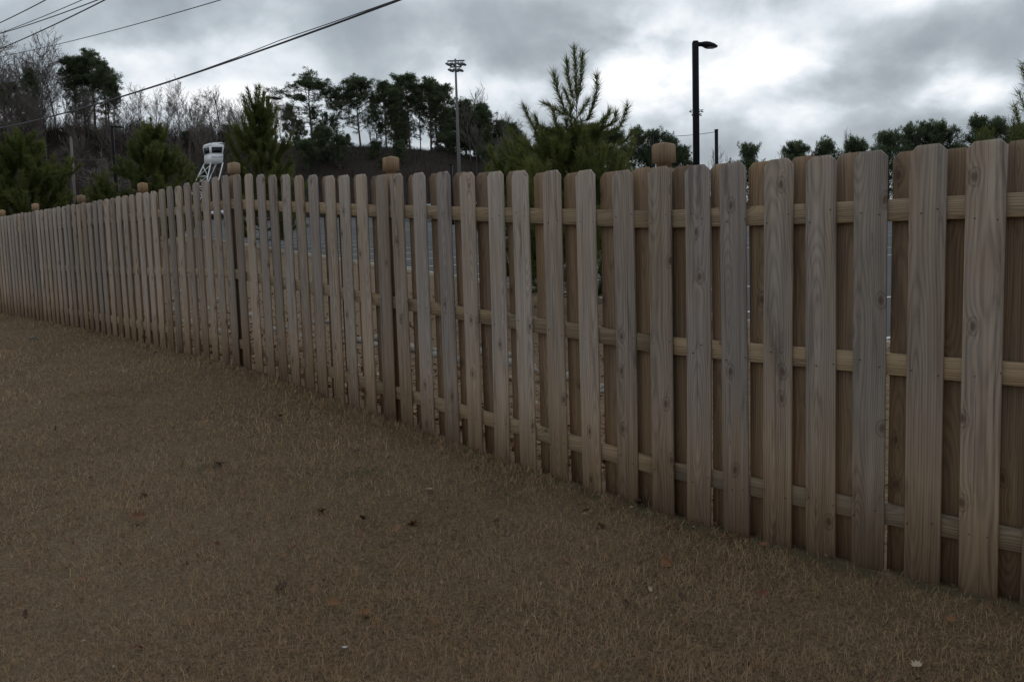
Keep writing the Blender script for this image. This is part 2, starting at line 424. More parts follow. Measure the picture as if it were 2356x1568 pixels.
LAWN = lawn_mat(); SOIL = ground_mat(); ASPH = asphalt_mat()

sv = np.concatenate([np.linspace(-60, -12, 12), np.linspace(-11.5, 26, 226), np.linspace(28, 160, 20)])
wv = np.concatenate([np.linspace(-120, -16, 14), np.linspace(-15.5, -1.6, 84), np.linspace(-1.5, 0.0, 22), [.06, .12, .18]])
def lawn_xy():
    s, w = np.meshgrid(sv, wv, indexing='ij'); p = fpos(s[..., None], w[..., None]) if False else None
    return FM[0] + FD[0] * s + FN[0] * w, FM[1] + FD[1] * s + FN[1] * w
def lawn_attr(X, Y):
    s, w = sw(X, Y)
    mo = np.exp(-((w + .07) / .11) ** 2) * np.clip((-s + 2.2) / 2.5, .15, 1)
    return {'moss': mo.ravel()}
grid_obj('lawn', lawn_xy, len(sv), len(wv), lawn_z, LAWN, lawn_attr)
sg = np.concatenate([np.linspace(-150, -9, 40), np.linspace(-8.5, 26, 110), np.linspace(27, 150, 150), np.linspace(155, 900, 40)])
wg = np.concatenate([[-.6, -.25], np.linspace(0, 30, 110), np.linspace(30.5, 150, 130), np.linspace(155, 900, 40)])
def gr_xy():
    s, w = np.meshgrid(sg, wg, indexing='ij')
    return FM[0] + FD[0] * s + FN[0] * w, FM[1] + FD[1] * s + FN[1] * w
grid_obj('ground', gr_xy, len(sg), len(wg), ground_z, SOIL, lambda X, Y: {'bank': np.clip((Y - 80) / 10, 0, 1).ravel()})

# parking lot, kerb, painted lines
def kp(t, d): return K1 + KD * t + KN * d
tB = (86 - K1[1]) / KD[1]
poly = [kp(-25, .15), np.array([150, 20]), np.array([150, 86]), kp(tB, .15)]
pv = [(p[0], p[1], lot_z(p[0], p[1])) for p in poly]
lot = tag(link('parking_lot', mesh('parking_lot', pv, np.array([[0, 1, 2, 3]]), ASPH)), kind='structure')
KERB = simple('kerb_concrete', (.34, .29, .22), .9, 0, .2, 5)
kb = MB()
for a in np.arange(-25, tB, 3.0):
    p = [kp(a, -.02), kp(a + 2.985, -.02), kp(a + 2.985, .15), kp(a, .15)]
    kb.hexa([(q[0], q[1], lot_z(*q) - .2) for q in p] + [(q[0], q[1], lot_z(*q) + .035) for q in p])
tag(kb.obj('kerb', KERB), kind='structure')
LINE = simple('line_paint', (.50, .51, .51), .7, 0, .25, 3)
lm = {}
def stripe(t, d0, d1, wd=.11):
    p = [kp(t - wd / 2, d0), kp(t + wd / 2, d0), kp(t + wd / 2, d1), kp(t - wd / 2, d1)]
    c = kp(t, (d0 + d1) / 2); cz = lot_z(*c)
    key = round(d1 - d0, 2)
    if key not in lm:
        lm[key] = mesh('painted_line', [(q[0] - c[0], q[1] - c[1], lot_z(*q) + .006 - cz) for q in p], np.array([[3, 2, 1, 0]]), LINE)
    o = link('painted_line', lm[key], lot, (c[0], c[1], cz)); return o
for a in np.arange(-12.0, 80, 2.75): stripe(a + 1.2, .3, 5.6)
for a in np.arange(-12.0, 62, 2.75): stripe(a + .3, 13.2, 23.4)
for a in np.arange(-12.0, 50, 2.75): stripe(a + 2.0, 31.5, 41.5)
for a in np.arange(-12.0, 40, 2.75): stripe(a + 1.0, 49.5, 54.5)

# ------------------------------------------------------------------ fence
fence = thing('wooden_fence', 'long weathered shadowbox picket fence crossing the lawn from right to far left', 'fence', (0, 0, 0))
FA = math.atan2(FD[1], FD[0])       # local +x of boards runs along the fence, away to the left
WP = .140
def picket_mesh(k):
    r = np.random.default_rng(100 + k)
    h = 1.80; c = .026 + r.uniform(-.004, .004); th = .016; e = .003
    zs = [0, .45, .9, 1.35, h - c]
    bow = r.uniform(-.005, .005); cup = r.uniform(-.004, .004); tw = r.uniform(-.03, .03)
    rg = []
    for z in zs + [h - c * .45, h]:
        cut = max(0, z - (h - c))
        wd = WP / 2 - cut
        ring = np.array([(-wd, -th/2+e, z), (-wd+e, -th/2, z), (wd-e, -th/2, z), (wd, -th/2+e, z), (wd, th/2-e, z), (wd-e, th/2, z), (-wd+e, th/2, z), (-wd, th/2-e, z)])
        q = (z / h - .5)
        ring[:, 0] += bow * (1 - 4 * q * q); a = tw * q
        x, y = ring[:, 0].copy(), ring[:, 1].copy()
        ring[:, 0] = x * np.cos(a) - y * np.sin(a); ring[:, 1] = x * np.sin(a) + y * np.cos(a) + cup * (1 - 4 * q * q)
        rg.append(ring)
    return rg
PM = []
for k in range(10):
    PM.append(MB().rings(picket_mesh(k)).mesh('picket', PICKET))
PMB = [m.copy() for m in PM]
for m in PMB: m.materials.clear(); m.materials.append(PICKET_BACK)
front = [-4.006, -3.795, -3.572, -3.36, -3.147, -2.932, -2.713, -2.495, -2.258, -1.999, -1.74, -1.481, -1.24, -.982, -.742, -.474, -.225, -.008, .238, .481, .695, .943, 1.158, 1.398, 1.623, 1.855, 2.084, 2.329, 2.571]
front.reverse(); front = front[::-1]
s = front[0]; pre = []
while s > -8.5: s -= .217; pre.append(s)
s = front[-1]; post_ = []
while s < 24: s += .234; post_.append(s + rng.normal(0, .007))
front = sorted(pre + front + post_)
POSTS = [-7.34, -4.90, -2.456, -.021, 2.573, 5.02, 7.40, 9.82, 12.1, 14.54, 16.98, 19.42, 21.86, 24.3]
def fz_obj(name, me, s, w, z, tilt=0.0, sz=1.0, wsx=1.0):
    p = fpos(s, w)
    o = link(name, me, fence, (p[0], p[1], z), (0, tilt, FA))
    o.scale = (wsx, 1, sz)
    return o
# local +y of a board (rotz FA) points to -FN (towards the lawn)
def boards():
    r = np.random.default_rng(5)
    for k, s in enumerate(front):
        b = fbot(s) + r.uniform(-.014, .01); t = ftop(s) + r.uniform(-.009, .009)
        fz_obj('picket', PM[r.integers(10)], s, -.0275, b, r.normal(0, .0045), (t - b) / 1.80, r.uniform(.975, 1.015))
    for k in range(len(front) - 1):
        s = (front[k] + front[k + 1]) / 2 + r.normal(0, .006)
        for f0, sh in ((-3.572, -.017), (-2.713, -.018), (-2.932, -.009)):
            if abs(front[k + 1] - f0) < 1e-6: s += sh
        near = min(POSTS, key=lambda p: abs(p - s)); dd = s - near
        if abs(dd) < .055: continue                      # the post itself fills this gap
        if abs(dd) < .1165: s = near + math.copysign(.1165, dd)
        b = fbot(s) + r.uniform(-.01, .015); t = ftop(s) + r.uniform(-.01, .008)
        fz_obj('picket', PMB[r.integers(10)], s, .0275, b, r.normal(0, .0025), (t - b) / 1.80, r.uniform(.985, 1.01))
boards()
def rail(s0, s1, fz):
    n = 6; ss = np.linspace(s0 + .0015, s1 - .0015, n)
    z = np.interp(ss, [s0, s1], [fz(s0), fz(s1)])
    sm = (s0 + s1) / 2; zm = z.mean(); h = .0445; d = .019; e = .003; r = np.random.default_rng(int(s0 * 1000) % 9999 + 3)
    rg = []
    for q, zz in zip(ss, z):
        x = q - sm; zz = zz - zm + r.normal(0, .0012)
        rg.append(np.array([(x, -d+e, zz-h), (x, d-e, zz-h), (x, d, zz-h+e), (x, d, zz+h-e), (x, d-e, zz+h), (x, -d+e, zz+h), (x, -d, zz+h-e), (x, -d, zz-h+e)]))
    me = MB().rings(rg).mesh('rail', RAIL)
    p = fpos(sm, 0); link('rail', me, fence, (p[0], p[1], zm), (0, 0, FA))
for a, b in zip(POSTS[:-1], POSTS[1:]):
    for fz in (lambda s: ftop(s) - .262, lambda s: (ftop(s) + fbot(s)) / 2 - .005, lambda s: fbot(s) + .245):
        rail(a, b, fz)
def square(h, z, c=.006):
    return np.array([(-h+c,-h,z),(h-c,-h,z),(h,-h+c,z),(h,h-c,z),(h-c,h,z),(-h+c,h,z),(-h,h-c,z),(-h,-h+c,z)])
pbody = MB().rings([square(.0445, 0), square(.0445, 1.862), square(.030, 1.876)]).mesh('post', POST)
pcap = MB().rings([square(.029, -.003, .003), square(.029, .020, .003), square(.0445, .023, .002), square(.0445, .111, .002), square(.037, .119, .002), square(.004, .128, .001)]).mesh('post_cap', POST)
for s in POSTS:
    z = ftop(s) + .135
    o = fz_obj('post', pbody, s, .064, z - .128 - 1.876)
    link('post_cap', pcap, o, (0, 0, 1.876))
# nail heads, too small to pick apart
nb = MB(); NR = .0028
for s in front:
    if s > 6: continue
    for fz in (ftop(s) - .262, (ftop(s) + fbot(s)) / 2 - .005, fbot(s) + .245):
        for du in (-.042, .04):
            q = fpos(s + du + random.uniform(-.022, .022), -.0378); zz = fz + random.uniform(-.03, .03)
            c = []
            for j in range(6):
                a = j * math.pi / 3; c.append((q[0] + FD[0] * NR * math.cos(a), q[1] + FD[1] * NR * math.cos(a), zz + NR * math.sin(a)))
            c2 = [(x + FN[0] * .004, y + FN[1] * .004, z) for x, y, z in c]
            nb.rings([np.array(c), np.array(c2)])
tag(nb.obj('nail_heads', NAIL, fence), kind='stuff')

# ------------------------------------------------------------------ street and sports lights
def shoebox(name, label, px, ptop, Y, wd, head_len, group, arm_dir=1, tilt=0.0):
    top = at(px, ptop, Y); gz = ground_z(top[0], Y) if kd(top[0], Y) < 0 else lot_z(top[0], Y)
    H = top[2] - gz
    t = thing(name, label, 'street lamp', (top[0], Y, gz), group)
    h = wd / 2
    MB().rings([square(h * 1.04, .0, h * .2), square(h, H - .03, h * .2), square(h * .8, H, h * .2)]).obj('pole', BLACK, t)
    MB().box((-h * 2.4, -h * 2.4, -.3), (h * 2.4, h * 2.4, .035)).obj('base_plate', BLACK, t)
    z = H - .07
    MB().box((h * .8, -.04, z - .05), (h + .09, .04, z + .035)).obj('arm', BLACK, t)
    L = head_len; x0 = h + .05
    prof = [(0, .05, .03, -.045), (.16, .09, .04, -.045), (.34, .125, .038, -.075), (.55, .13, .02, -.09), (.8, .115, -.015, -.095), (1, .055, -.055, -.08)]
    rg = []
    for q, hw, zt, zb in prof:
        x = x0 + q * L
        rg.append(np.array([(x, -hw, z + zb), (x, hw, z + zb), (x, hw * .98, z + (zb + zt) / 2), (x, hw * .7, z + zt), (x, -hw * .7, z + zt), (x, -hw * .98, z + (zb + zt) / 2)]))
    hd = MB().rings(rg).obj('lamp_head', BLACK, t)
    MB().box((x0 + .42 * L, -.09, z - .100), (x0 + .8 * L, .09, z - .088)).obj('lens', LAMP_LENS, hd)
    return t
shoebox('street_lamp', 'tall black square lamp post standing against the bright clouds right of the big young pine', 1599, 95, 20, .135, .40, 'black parking lot lamps')
shoebox('street_lamp', 'black lamp post rising from behind the pointed young pine next to the white police tower', 615, 222, 40, .14, .55, 'black parking lot lamps')
shoebox('street_lamp', 'distant black lamp post left of the broad young pine, among the bare trees', 257, 289, 50, .15, .55, 'black parking lot lamps')

def floodlight(px, ptop, pbase, Y, r0, r1, label, rows, grp):
    top = at(px, ptop, Y); gz = float(ground_z(top[0], Y)); H = top[2] - gz
    t = thing('sports_light', label, 'floodlight pole', (top[0], Y, gz), grp)
    MB().tube([(0, 0, -.3), (0, 0, H * .5), (0, 0, H)], [r0, (r0 + r1) / 2, r1], 12).obj('pole', CONCRETE_POLE, t, True)
    for zz, x0, x1, slope, lamps in rows:
        z0 = H + zz
        a = MB().box((x0, -.06, z0 - .06), (x1, .06, z0 + .06)).obj('crossarm', ALU, t)
        for lx in lamps:
            l = MB()
            ring = []
            for q, rr in ((-.22, .05), (-.14, .13), (.02, .19), (.2, .20), (.34, .12), (.4, .05)):
                th = np.linspace(0, 2 * np.pi, 10, endpoint=False)
                ring.append(np.stack([lx + q + 0 * th, rr * np.cos(th), z0 - .27 - q * .32 + rr * np.sin(th) * .7], -1))
            l.rings(ring); l.box((lx - .03, -.04, z0 - .3), (lx + .03, .04, z0 - .05))
            l.obj('floodlight', ALU, t)
    return t
floodlight(1047, 136, 395, 78, .215, .085, 'tall grey sports field light pole with two rows of floodlights in front of the pines',
           [(-.18, -.72, .85, 0, (-.72, -.3, .28, .62)), (-.72, -.5, .55, 0, (-.52, -.05, .35))], 'sports field light poles')
floodlight(1602.5, 250, 420, 165, .3, .14, 'far sports field light whose crossarms show behind the tall black lamp post',
           [(-.3, -1.3, 1.3, 0, (-1.3, -.5, .3, .9)), (-1.0, -.9, .95, 0, (-.9, -.1, .6))], 'sports field light poles')

# black net posts
def netpost(px, py, Y, wd, label):
    p = at(px, py, Y); gz = float(ground_z(p[0], Y))
    t = thing('net_post', label, 'post', (p[0], Y, gz), 'black net posts')
    h = p[2] - gz
    MB().tube([(0, 0, -.2), (0, 0, h)], wd / 2, 10).obj('pole', BLACK, t, True)
    MB().tube([(0, 0, h), (0, 0, h + .06)], wd * .56, 10).obj('cap', BLACK, t, True)
    return p
n1p = netpost(1647.5, 300, 60, .26, 'black net post just right of the tall black lamp post')
n2p = netpost(1500, 312, 62, .22, 'black net post against the dark pines above the nearest fence post cap')
netpost(1037, 380, 62, .22, 'black net post close beside the tall grey sports field light pole')
def sag_line(a, b, sag, n=14):
    q = np.linspace(0, 1, n)[:, None]
    p = a * (1 - q) + b * q; p[:, 2] -= 4 * sag * (q * (1 - q))[:, 0]; return p
tag(MB().tube(sag_line(n2p + [0, 0, -.05], n1p + [0, 0, -.1], .12), .02, 5).obj('net_rope', CABLE), 'thin top rope sagging between the two black net posts beside the lamp', 'rope')

# overhead cables
XL = at(0, 295, 26); XR = at(920, 0, 11); pd = (XR - XL)[:2]; pd /= np.linalg.norm(pd)
def cable(x0, y0, x1, y1, r, label, sag, Y0=26.0, twin=False):
    a = at(x0, y0, Y0)
    d = ray(x1, y1); k = d[0] / d[1]
    # point on right ray whose plan direction from a is pd
    Y = (a[0] - Y0 * pd[0] / pd[1]) / (k - pd[0] / pd[1])
    b = at(x1, y1, Y)
    e = (b - a); a2 = a - e * .6; b2 = b + e * .5
    pts = sag_line(a2, b2, 0.0, 30)
    q = np.linspace(-.6, 1.5, 30)
    pts[:, 2] -= 4 * sag * q * (1 - q)
    m = MB().tube(pts, r, 6)
    if twin:
        tq = pts.copy(); tq[:, 2] += r * .9 + np.exp(-((q - .86) / .07) ** 2) * r * 2.4
        m.tube(tq, r * .4, 5)
    tag(m.obj('overhead_cable', CABLE, None, True), label, 'cable', 'overhead cables')
cable(0, 295, 920, 0, .016, 'thick black overhead cable running from the left edge up across the sky', .16, 26, True)
cable(0, 113, 242, 0, .015, 'dark overhead wire in the top left corner, lowest of the bunch of four', .03)
cable(0, 78, 226, 0, .013, 'thin overhead wire in the top left corner just above the lowest dark wire', .03)
cable(0, 77, 190, 0, .010, 'thinnest upper wire of the pair converging at the left edge', .02)
cable(0, 53, 106, 0, .014, 'short dark overhead wire cutting the extreme top left corner', .01)
cable(87, 113, 509, 0, .010, 'long thin grey wire crossing the sky above the tall left pines', .04)

# leaning grey utility pole and its wire
p0 = at(172, 455, 60); p1 = at(163, 318, 60); p00 = p0 + (p0 - p1) * .6
t = thing('utility_pole', 'leaning grey wooden utility pole on the left in front of the bare woods', 'utility pole', tuple(p00))
MB().tube(np.array([p00 - p00, p1 - p00]), [.12, .085], 10).obj('pole', OLD_POLE, t, True)
MB().tube([p1 - p00 + [0, 0, -.1], p1 - p00 + [0, 0, .12]], .04, 6).obj('insulator', OLD_POLE, t)
wa = at(-60, 362, 60); wb = at(167.5, 366, 60.12); wc = at(250, 365, 66)
tag(MB().tube(np.vstack([sag_line(wa, wb, .1), sag_line(wb, wc, .1)[1:]]), .009, 5).obj('service_wire', OLD_POLE), 'pale thin service wire attached to the leaning utility pole', 'wire')

# ------------------------------------------------------------------ police tower, barrels, cars
TY = 75.0; PX = TY / F
def tw(x, y, dy=0.0):
    p = at(x, y, TY); return np.array([p[0], p[1] + dy, p[2]])
base = tw(487, 505); base[2] = lot_z(base[0], base[1])
tower = thing('police_tower', 'white mobile police watch tower on slanted lattice legs with dark windows', 'watch tower', tuple(base))
def L(p): return np.asarray(p) - base
D = 1.25
fl, fr = L(tw(484, 374)), L(tw(513, 374)); ftl, ftr = L(tw(482, 336)), L(tw(515, 336))
dL = np.array([-1.02, D, .04])   # depth direction of the cabin (its side shows on the left)
MB().hexa([fl, fr, fr + dL, fl + dL, L(tw(484, 354)), L(tw(513, 354)), L(tw(513, 354)) + dL, L(tw(484, 354)) + dL]).obj('cabin_body', WHITE, tower)
a0, a1 = L(tw(484, 353.6)), L(tw(513, 353.6))
MB().hexa([a0, a1, a1 + dL, a0 + dL, ftl, ftr, ftr + dL * 1.08, ftl + dL * 1.08]).obj('cabin_window_band', WHITE, tower)
e = np.array([0, -.03, 0])
def winpanel(q):
    q = np.array(q); nrm = np.cross(q[1] - q[0], q[3] - q[0]); nrm /= np.linalg.norm(nrm)
    return MB().hexa(list(q + nrm * .02) + list(q - nrm * .02)).obj('window', GLASS_DARK, tower)
winpanel([a0 + (a1 - a0) * .13 + (ftl - a0) * .10, a0 + (a1 - a0) * .90 + (ftl - a0) * .10, ftl + (ftr - ftl) * .90 - (ftl - a0) * .12, ftl + (ftr - ftl) * .12 - (ftl - a0) * .12])
b0, b1 = a0 + dL, a0; t0, t1 = ftl + dL * 1.08, ftl
winpanel([b0 + (b1 - b0) * .12 + (t0 - b0) * .1, b0 + (b1 - b0) * .88 + (t1 - b1) * .1, t1 + (t0 - t1) * .12 - (t1 - b1) * .12, t0 + (t1 - t0) * .12 - (t0 - b0) * .12])
rl, rr = L(tw(481, 336.3)), L(tw(516.5, 337))
up = np.array([0, 0, .16])
MB().hexa([rl, rr, rr + dL * 1.08, rl + dL * 1.08, rl + up + [.1, .05, .12], rr + up + [-.12, .05, 0], rr + up + dL * 1.0, rl + up + dL * 1.0 + [.1, 0, .1]]).obj('cabin_roof', WHITE, tower)
c0 = L(tw(485, 330.5)); MB().box(c0 + [0, .35, -.02], c0 + [.8, .95, .14]).obj('air_conditioner', WHITE, tower)
c1 = L(tw(505, 332)); MB().box(c1 + [0, .1, -.12], c1 + [.26, .4, .08]).tube([c1 + [.3, .2, -.15], c1 + [.3, .2, .12]], .07, 8).obj('camera_unit', ALU, tower)
# lettering
f = bpy.data.curves.new('lettering', 'FONT'); f.body = 'POLICE'; f.size = .25; f.align_x = 'CENTER'; f.extrude = .004
f.space_character = 1.05
tmp = bpy.data.objects.new('tmp_text', f); C.objects.link(tmp)
dg = bpy.context.evaluated_depsgraph_get(); tm = bpy.data.meshes.new_from_object(tmp.evaluated_get(dg)); bpy.data.objects.remove(tmp)
tm.name = 'lettering'; tm.materials.clear(); tm.materials.append(TEXT)
pc = L(tw(500, 363.2)); lo = link('lettering', tm, tower, pc + [0, -.012, 0], (R_(90), 0, 0)); lo.scale = (1.12, .85, 1)
# slanted legs: each pair is a small ladder-like lattice
def legbar(a, b, r=.055): return MB().tube([a, b], r, 4)
ba, bb = L(tw(472, 448)), L(tw(494, 450))
A0, A1 = fl + [.02, .05, 0], L(tw(469, 448))
B0, B1 = fl + dL + [.02, -.05, -.0], L(tw(449, 444)) + dL * .9
C0, C1 = fr - [.03, -.05, 0], L(tw(494, 450))
D0, D1 = fr + dL - [.03, .05, 0], L(tw(478, 447)) + dL * .9
gz = 1.35
for p, q in ((A0, A1), (B0, B1), (C0, C1), (D0, D1)):
    d = (q - p); q2 = p + d * ((gz - p[2]) / d[2]) if d[2] != 0 else q
    legbar(p, q2, .07).obj('leg', WHITE, tower)
def on(p, q, k): return p + (q - p) * k
for k0, k1 in ((.08, .42), (.42, .75), (.75, 1.0)):
    legbar(on(A0, A1, k0), on(B0, B1, k1), .035).obj('brace', WHITE, tower)
    legbar(on(B0, B1, k0), on(A0, A1, k1), .035).obj('brace', WHITE, tower)
    legbar(on(A0, A1, k1), on(B0, B1, k1), .04).obj('brace', WHITE, tower)
legbar(L(tw(499, 376)) + dL * .5, L(tw(487, 440)) + dL * .5, .05).obj('ladder', ALU, tower)
# trailer under the tower
tx0, tx1 = L(tw(452, 500))[0], L(tw(520, 500))[0]
tb = MB().box((tx0, -.2, .45), (tx1, 1.6, .75)).box((tx0 + .3, .1, .75), (tx0 + 1.3, 1.3, 1.4)).box((tx1 - .9, .1, .75), (tx1 - .2, 1.2, 1.25))
tb.tube([(tx0 + .4, .7, .75), (tx1 - .2, .7, 1.45)], .06, 4).tube([(tx0 + .6, -.1, .75), (tx0 + .2, -.1, 1.4)], .05, 4)
tb.obj('trailer', WHITE, tower)
for wx in (tx0 + .75, tx1 - .55):
    for yy in (-.28, 1.5):
        th = np.linspace(0, 2 * np.pi, 16, endpoint=False)
        rg = [np.stack([wx + r * np.cos(th), yy + d + 0 * th, .34 + r * np.sin(th)], -1) for d, r in ((0, .22), (0, .34), (.2, .34), (.2, .22))]
        MB().rings(rg).obj('wheel', RUBBER, tower)
MB().box((tx1 - .85, -.23, .5), (tx1 - .45, -.205, .7)).obj('tail_light', ORANGE, tower)

def barrel(px, Y, label):
    x = at(px, 503, Y)[0]; z = lot_z(x, Y)
    t = thing('traffic_barrel', label, 'traffic barrel', (x, Y, z), 'orange and white traffic barrels')
    th = np.linspace(0, 2 * np.pi, 14, endpoint=False)
    def ring(r, z): return np.stack([r * np.cos(th), r * np.sin(th), z + 0 * th], -1)
    MB().rings([ring(.36, 0), ring(.36, .08)]).obj('base', RUBBER, t)
    zs = [.08, .3, .5, .7, .88, 1.02]; rs = [.30, .285, .27, .255, .24, .225]
    for k in range(5):
        MB().rings([ring(rs[k], zs[k]), ring(rs[k + 1] + .006, zs[k + 1])]).obj('band', ORANGE if k % 2 == 0 else WHITE, t)
barrel(428, 72, 'orange and white traffic barrel farthest left of the police tower trailer')
barrel(443, 72.5, 'orange and white traffic barrel right beside the police tower trailer')
def cone(px, Y):
    x = at(px, 503, Y)[0]; z = lot_z(x, Y)
    t = thing('traffic_cone', 'small orange traffic cone in front of the police tower trailer', 'traffic cone', (x, Y, z))
    th = np.linspace(0, 2 * np.pi, 14, endpoint=False)
    def ring(r, z): return np.stack([r * np.cos(th), r * np.sin(th), z + 0 * th], -1)
    MB().box((-.2, -.2, 0), (.2, .2, .04)).obj('base', ORANGE, t)
    MB().rings([ring(.15, .04), ring(.04, .72)]).obj('cone_body', ORANGE, t)
cone(464, 70)

def car(name, label, x, y, rz, paint, bodykind):
    z = lot_z(x, y)
    t = thing(name, label, 'car', (x, y, z), 'cars at the far side of the parking lot', rz)
    Ln = 4.6; hw = .88
    if bodykind == 'sedan':
        low = [(-2.3, .45, .62), (-2.2, .30, .78), (-1.2, .24, .92), (.9, .24, .96), (1.9, .26, .95), (2.28, .34, .86), (2.32, .5, .7)]
        cab = [(-1.15, .92, .93), (-.35, .93, 1.42), (.75, .94, 1.44), (1.55, .95, .96)]
    else:
        low = [(-2.3, .5, .72), (-2.2, .34, .95), (-1.1, .28, 1.06), (1.2, .28, 1.1), (2.2, .32, 1.1), (2.32, .5, .8)]
        cab = [(-1.0, 1.04, 1.06), (-.3, 1.06, 1.68), (1.8, 1.08, 1.70), (2.2, 1.08, 1.12)]
    rg = []
    for xx, zb, zt in low:
        rg.append(np.array([(xx, -hw*.93, zb), (xx, hw*.93, zb), (xx, hw, (zb+zt)/2), (xx, hw*.9, zt), (xx, -hw*.9, zt), (xx, -hw, (zb+zt)/2)]))
    MB().rings(rg).obj('body', paint, t)
    rg = []
    for xx, zb, zt in cab:
        k = .86 if zt > 1.2 else .9
        rg.append(np.array([(xx, -hw*.9, zb), (xx, hw*.9, zb), (xx, hw*k*.92, zt), (xx, -hw*k*.92, zt)]))
    MB().rings(rg).obj('cabin', paint, t)
    zt = cab[1][2]
    for sgn in (-1, 1):
        for xa, xb in ((-.62, .12), (.2, .95)):
            y0 = sgn * hw * .895; y1 = sgn * hw * .83
            q = [(xa - .12, y0, zt - .40), (xb, y0, zt - .40), (xb - .02, y1, zt - .09), (xa + .16, y1, zt - .09)]
            q = [np.array(p) for p in q]; o = np.array([0, sgn * .015, 0])
            MB().hexa([p - o for p in q] + [p + o for p in q]).obj('window', GLASS_DARK, t)
    for sx in (-1.42, 1.38):
        for sgn in (-1, 1):
            th = np.linspace(0, 2 * np.pi, 18, endpoint=False)
            def ring(r, d): return np.stack([sx + r * np.cos(th), sgn * (hw - .2 + d) + 0 * th, .33 + r * np.sin(th)], -1)
            w = MB().rings([ring(.2, 0), ring(.325, .0), ring(.335, .1), ring(.325, .22), ring(.22, .225)], cap=False).obj('wheel', RUBBER, t)
            MB().rings([ring(.215, .19), ring(.16, .21), ring(.05, .2)]).obj('rim', ALU, w)
    for sgn in (-1, 1):
        MB().box((-2.31, sgn * .62 - .17, .60), (-2.17, sgn * .62 + .17, .72)).obj('headlight', LAMP_LENS, t)
        MB().box((2.2, sgn * .66 - .14, .68), (2.335, sgn * .66 + .14, .82)).obj('tail_light', ORANGE, t)
    MB().box((-2.36, -.7, .42), (-2.24, .7, .56)).obj('bumper', BLACK, t)
    return t
ca = at(987, 508, 72); car('parked_car', 'silver car parked sideways seen through the pickets right of the second post cap', ca[0], 72.5, R_(4), SILVER, 'sedan')
cb = at(1112, 515, 66); car('parked_car', 'dark car seen through the pickets behind the foot of the grey light pole', cb[0], 67, R_(-70), NAVY, 'suv')

# warehouse roof glimpsed behind the left pines
wx0 = at(70, 330, 124); wx1 = at(335, 330, 124)
wh = thing('warehouse', 'low pale grey warehouse glimpsed between trunks of the tall left pines', 'building', (wx0[0], 124, 0))
z0 = crest_z(wx0[0], 124) - 5; wz = at(200, 325, 124)[2]; rz = at(200, 306, 124)[2]
wl = wx1[0] - wx0[0]
SIDING = simple('metal_siding', (.26, .26, .27), .6, .1, .12, .6); ROOFM = simple('metal_roof', (.33, .34, .36), .5, .2, .12, .5)
MB().box((0, 0, z0), (wl, 26, wz)).obj('wall', SIDING, wh)
MB().hexa([(-.3, -.3, wz), (wl + .3, -.3, wz), (wl + .3, 13, wz), (-.3, 13, wz), (-.3, -.3, wz + .15), (wl + .3, -.3, wz + .15), (wl + .3, 13, rz), (-.3, 13, rz)]).obj('roof', ROOFM, wh)
for k in range(4):
    MB().box((3 + k * wl / 4.2, -.06, wz - 2.6), (4.4 + k * wl / 4.2, -.02, wz - 1.4)).obj('window', GLASS_DARK, wh)

# ------------------------------------------------------------------ trees
def unit(v): return v / (np.linalg.norm(v, axis=-1, keepdims=True) + 1e-9)
TOT = [0]
def tubes(segs, k=3):
    """segs (n,8): p0 p1 r0 r1 -> verts, quads"""
    sg = np.asarray(segs, float); p0, p1 = sg[:, :3], sg[:, 3:6]; r0, r1 = sg[:, 6], sg[:, 7]
    d = unit(p1 - p0); ref = np.where(np.abs(d[:, 2:3]) < .9, np.array([[0, 0, 1.0]]), np.array([[1.0, 0, 0]]))
    a = unit(np.cross(d, ref)); b = np.cross(d, a)
    th = np.linspace(0, 2 * np.pi, k, endpoint=False)
    cs = np.cos(th)[None, :, None] * a[:, None, :] + np.sin(th)[None, :, None] * b[:, None, :]
    v = np.concatenate([p0[:, None] + cs * r0[:, None, None], p1[:, None] + cs * r1[:, None, None]], 1)  # n,2k,3
    n = len(sg); base = (np.arange(n) * 2 * k)[:, None, None]
    j = np.arange(k); q = np.stack([j, (j + 1) % k, (j + 1) % k + k, j + k], -1)[None]
    return v.reshape(-1, 3), (q + base).reshape(-1, 4)
def needles(P, D, n, L, w, ang, r, tone0, spread=.25):
    """P, D (m,3): for each point n thin triangles leaving the shoot at angle ang"""
    m = len(P); P = np.repeat(P, n, 0); D = np.repeat(D, n, 0); tn = np.repeat(tone0, n)
    ref = r.normal(size=P.shape); a = unit(np.cross(D, ref))
    an = ang + r.normal(0, spread, len(P)); dr = unit(D * np.cos(an)[:, None] + a * np.sin(an)[:, None])
    ln = L * r.uniform(.65, 1.1, len(P))
    sd = unit(np.cross(dr, r.normal(size=P.shape))) * (w / 2)
    P = P + r.normal(0, .012, P.shape)
    v = np.stack([P - sd, P + sd, P + dr * ln[:, None]], 1).reshape(-1, 3)
    f = np.arange(len(v)).reshape(-1, 3)
    tone = np.repeat(np.clip(tn + r.normal(0, .10, len(tn)), 0, .86), 3)
    return v, f, tone
def curve_pts(p, d, L, n, upturn, r, wander=.05):
    pts = [p]; dirs = []
    d = np.array(d, float)
    for i in range(n):
        d = unit(d + np.array([0, 0, upturn / n]) + r.normal(0, wander, 3)); dirs.append(d)
        pts.append(pts[-1] + d * L / n)
    return np.array(pts), np.array(dirs + [dirs[-1]])

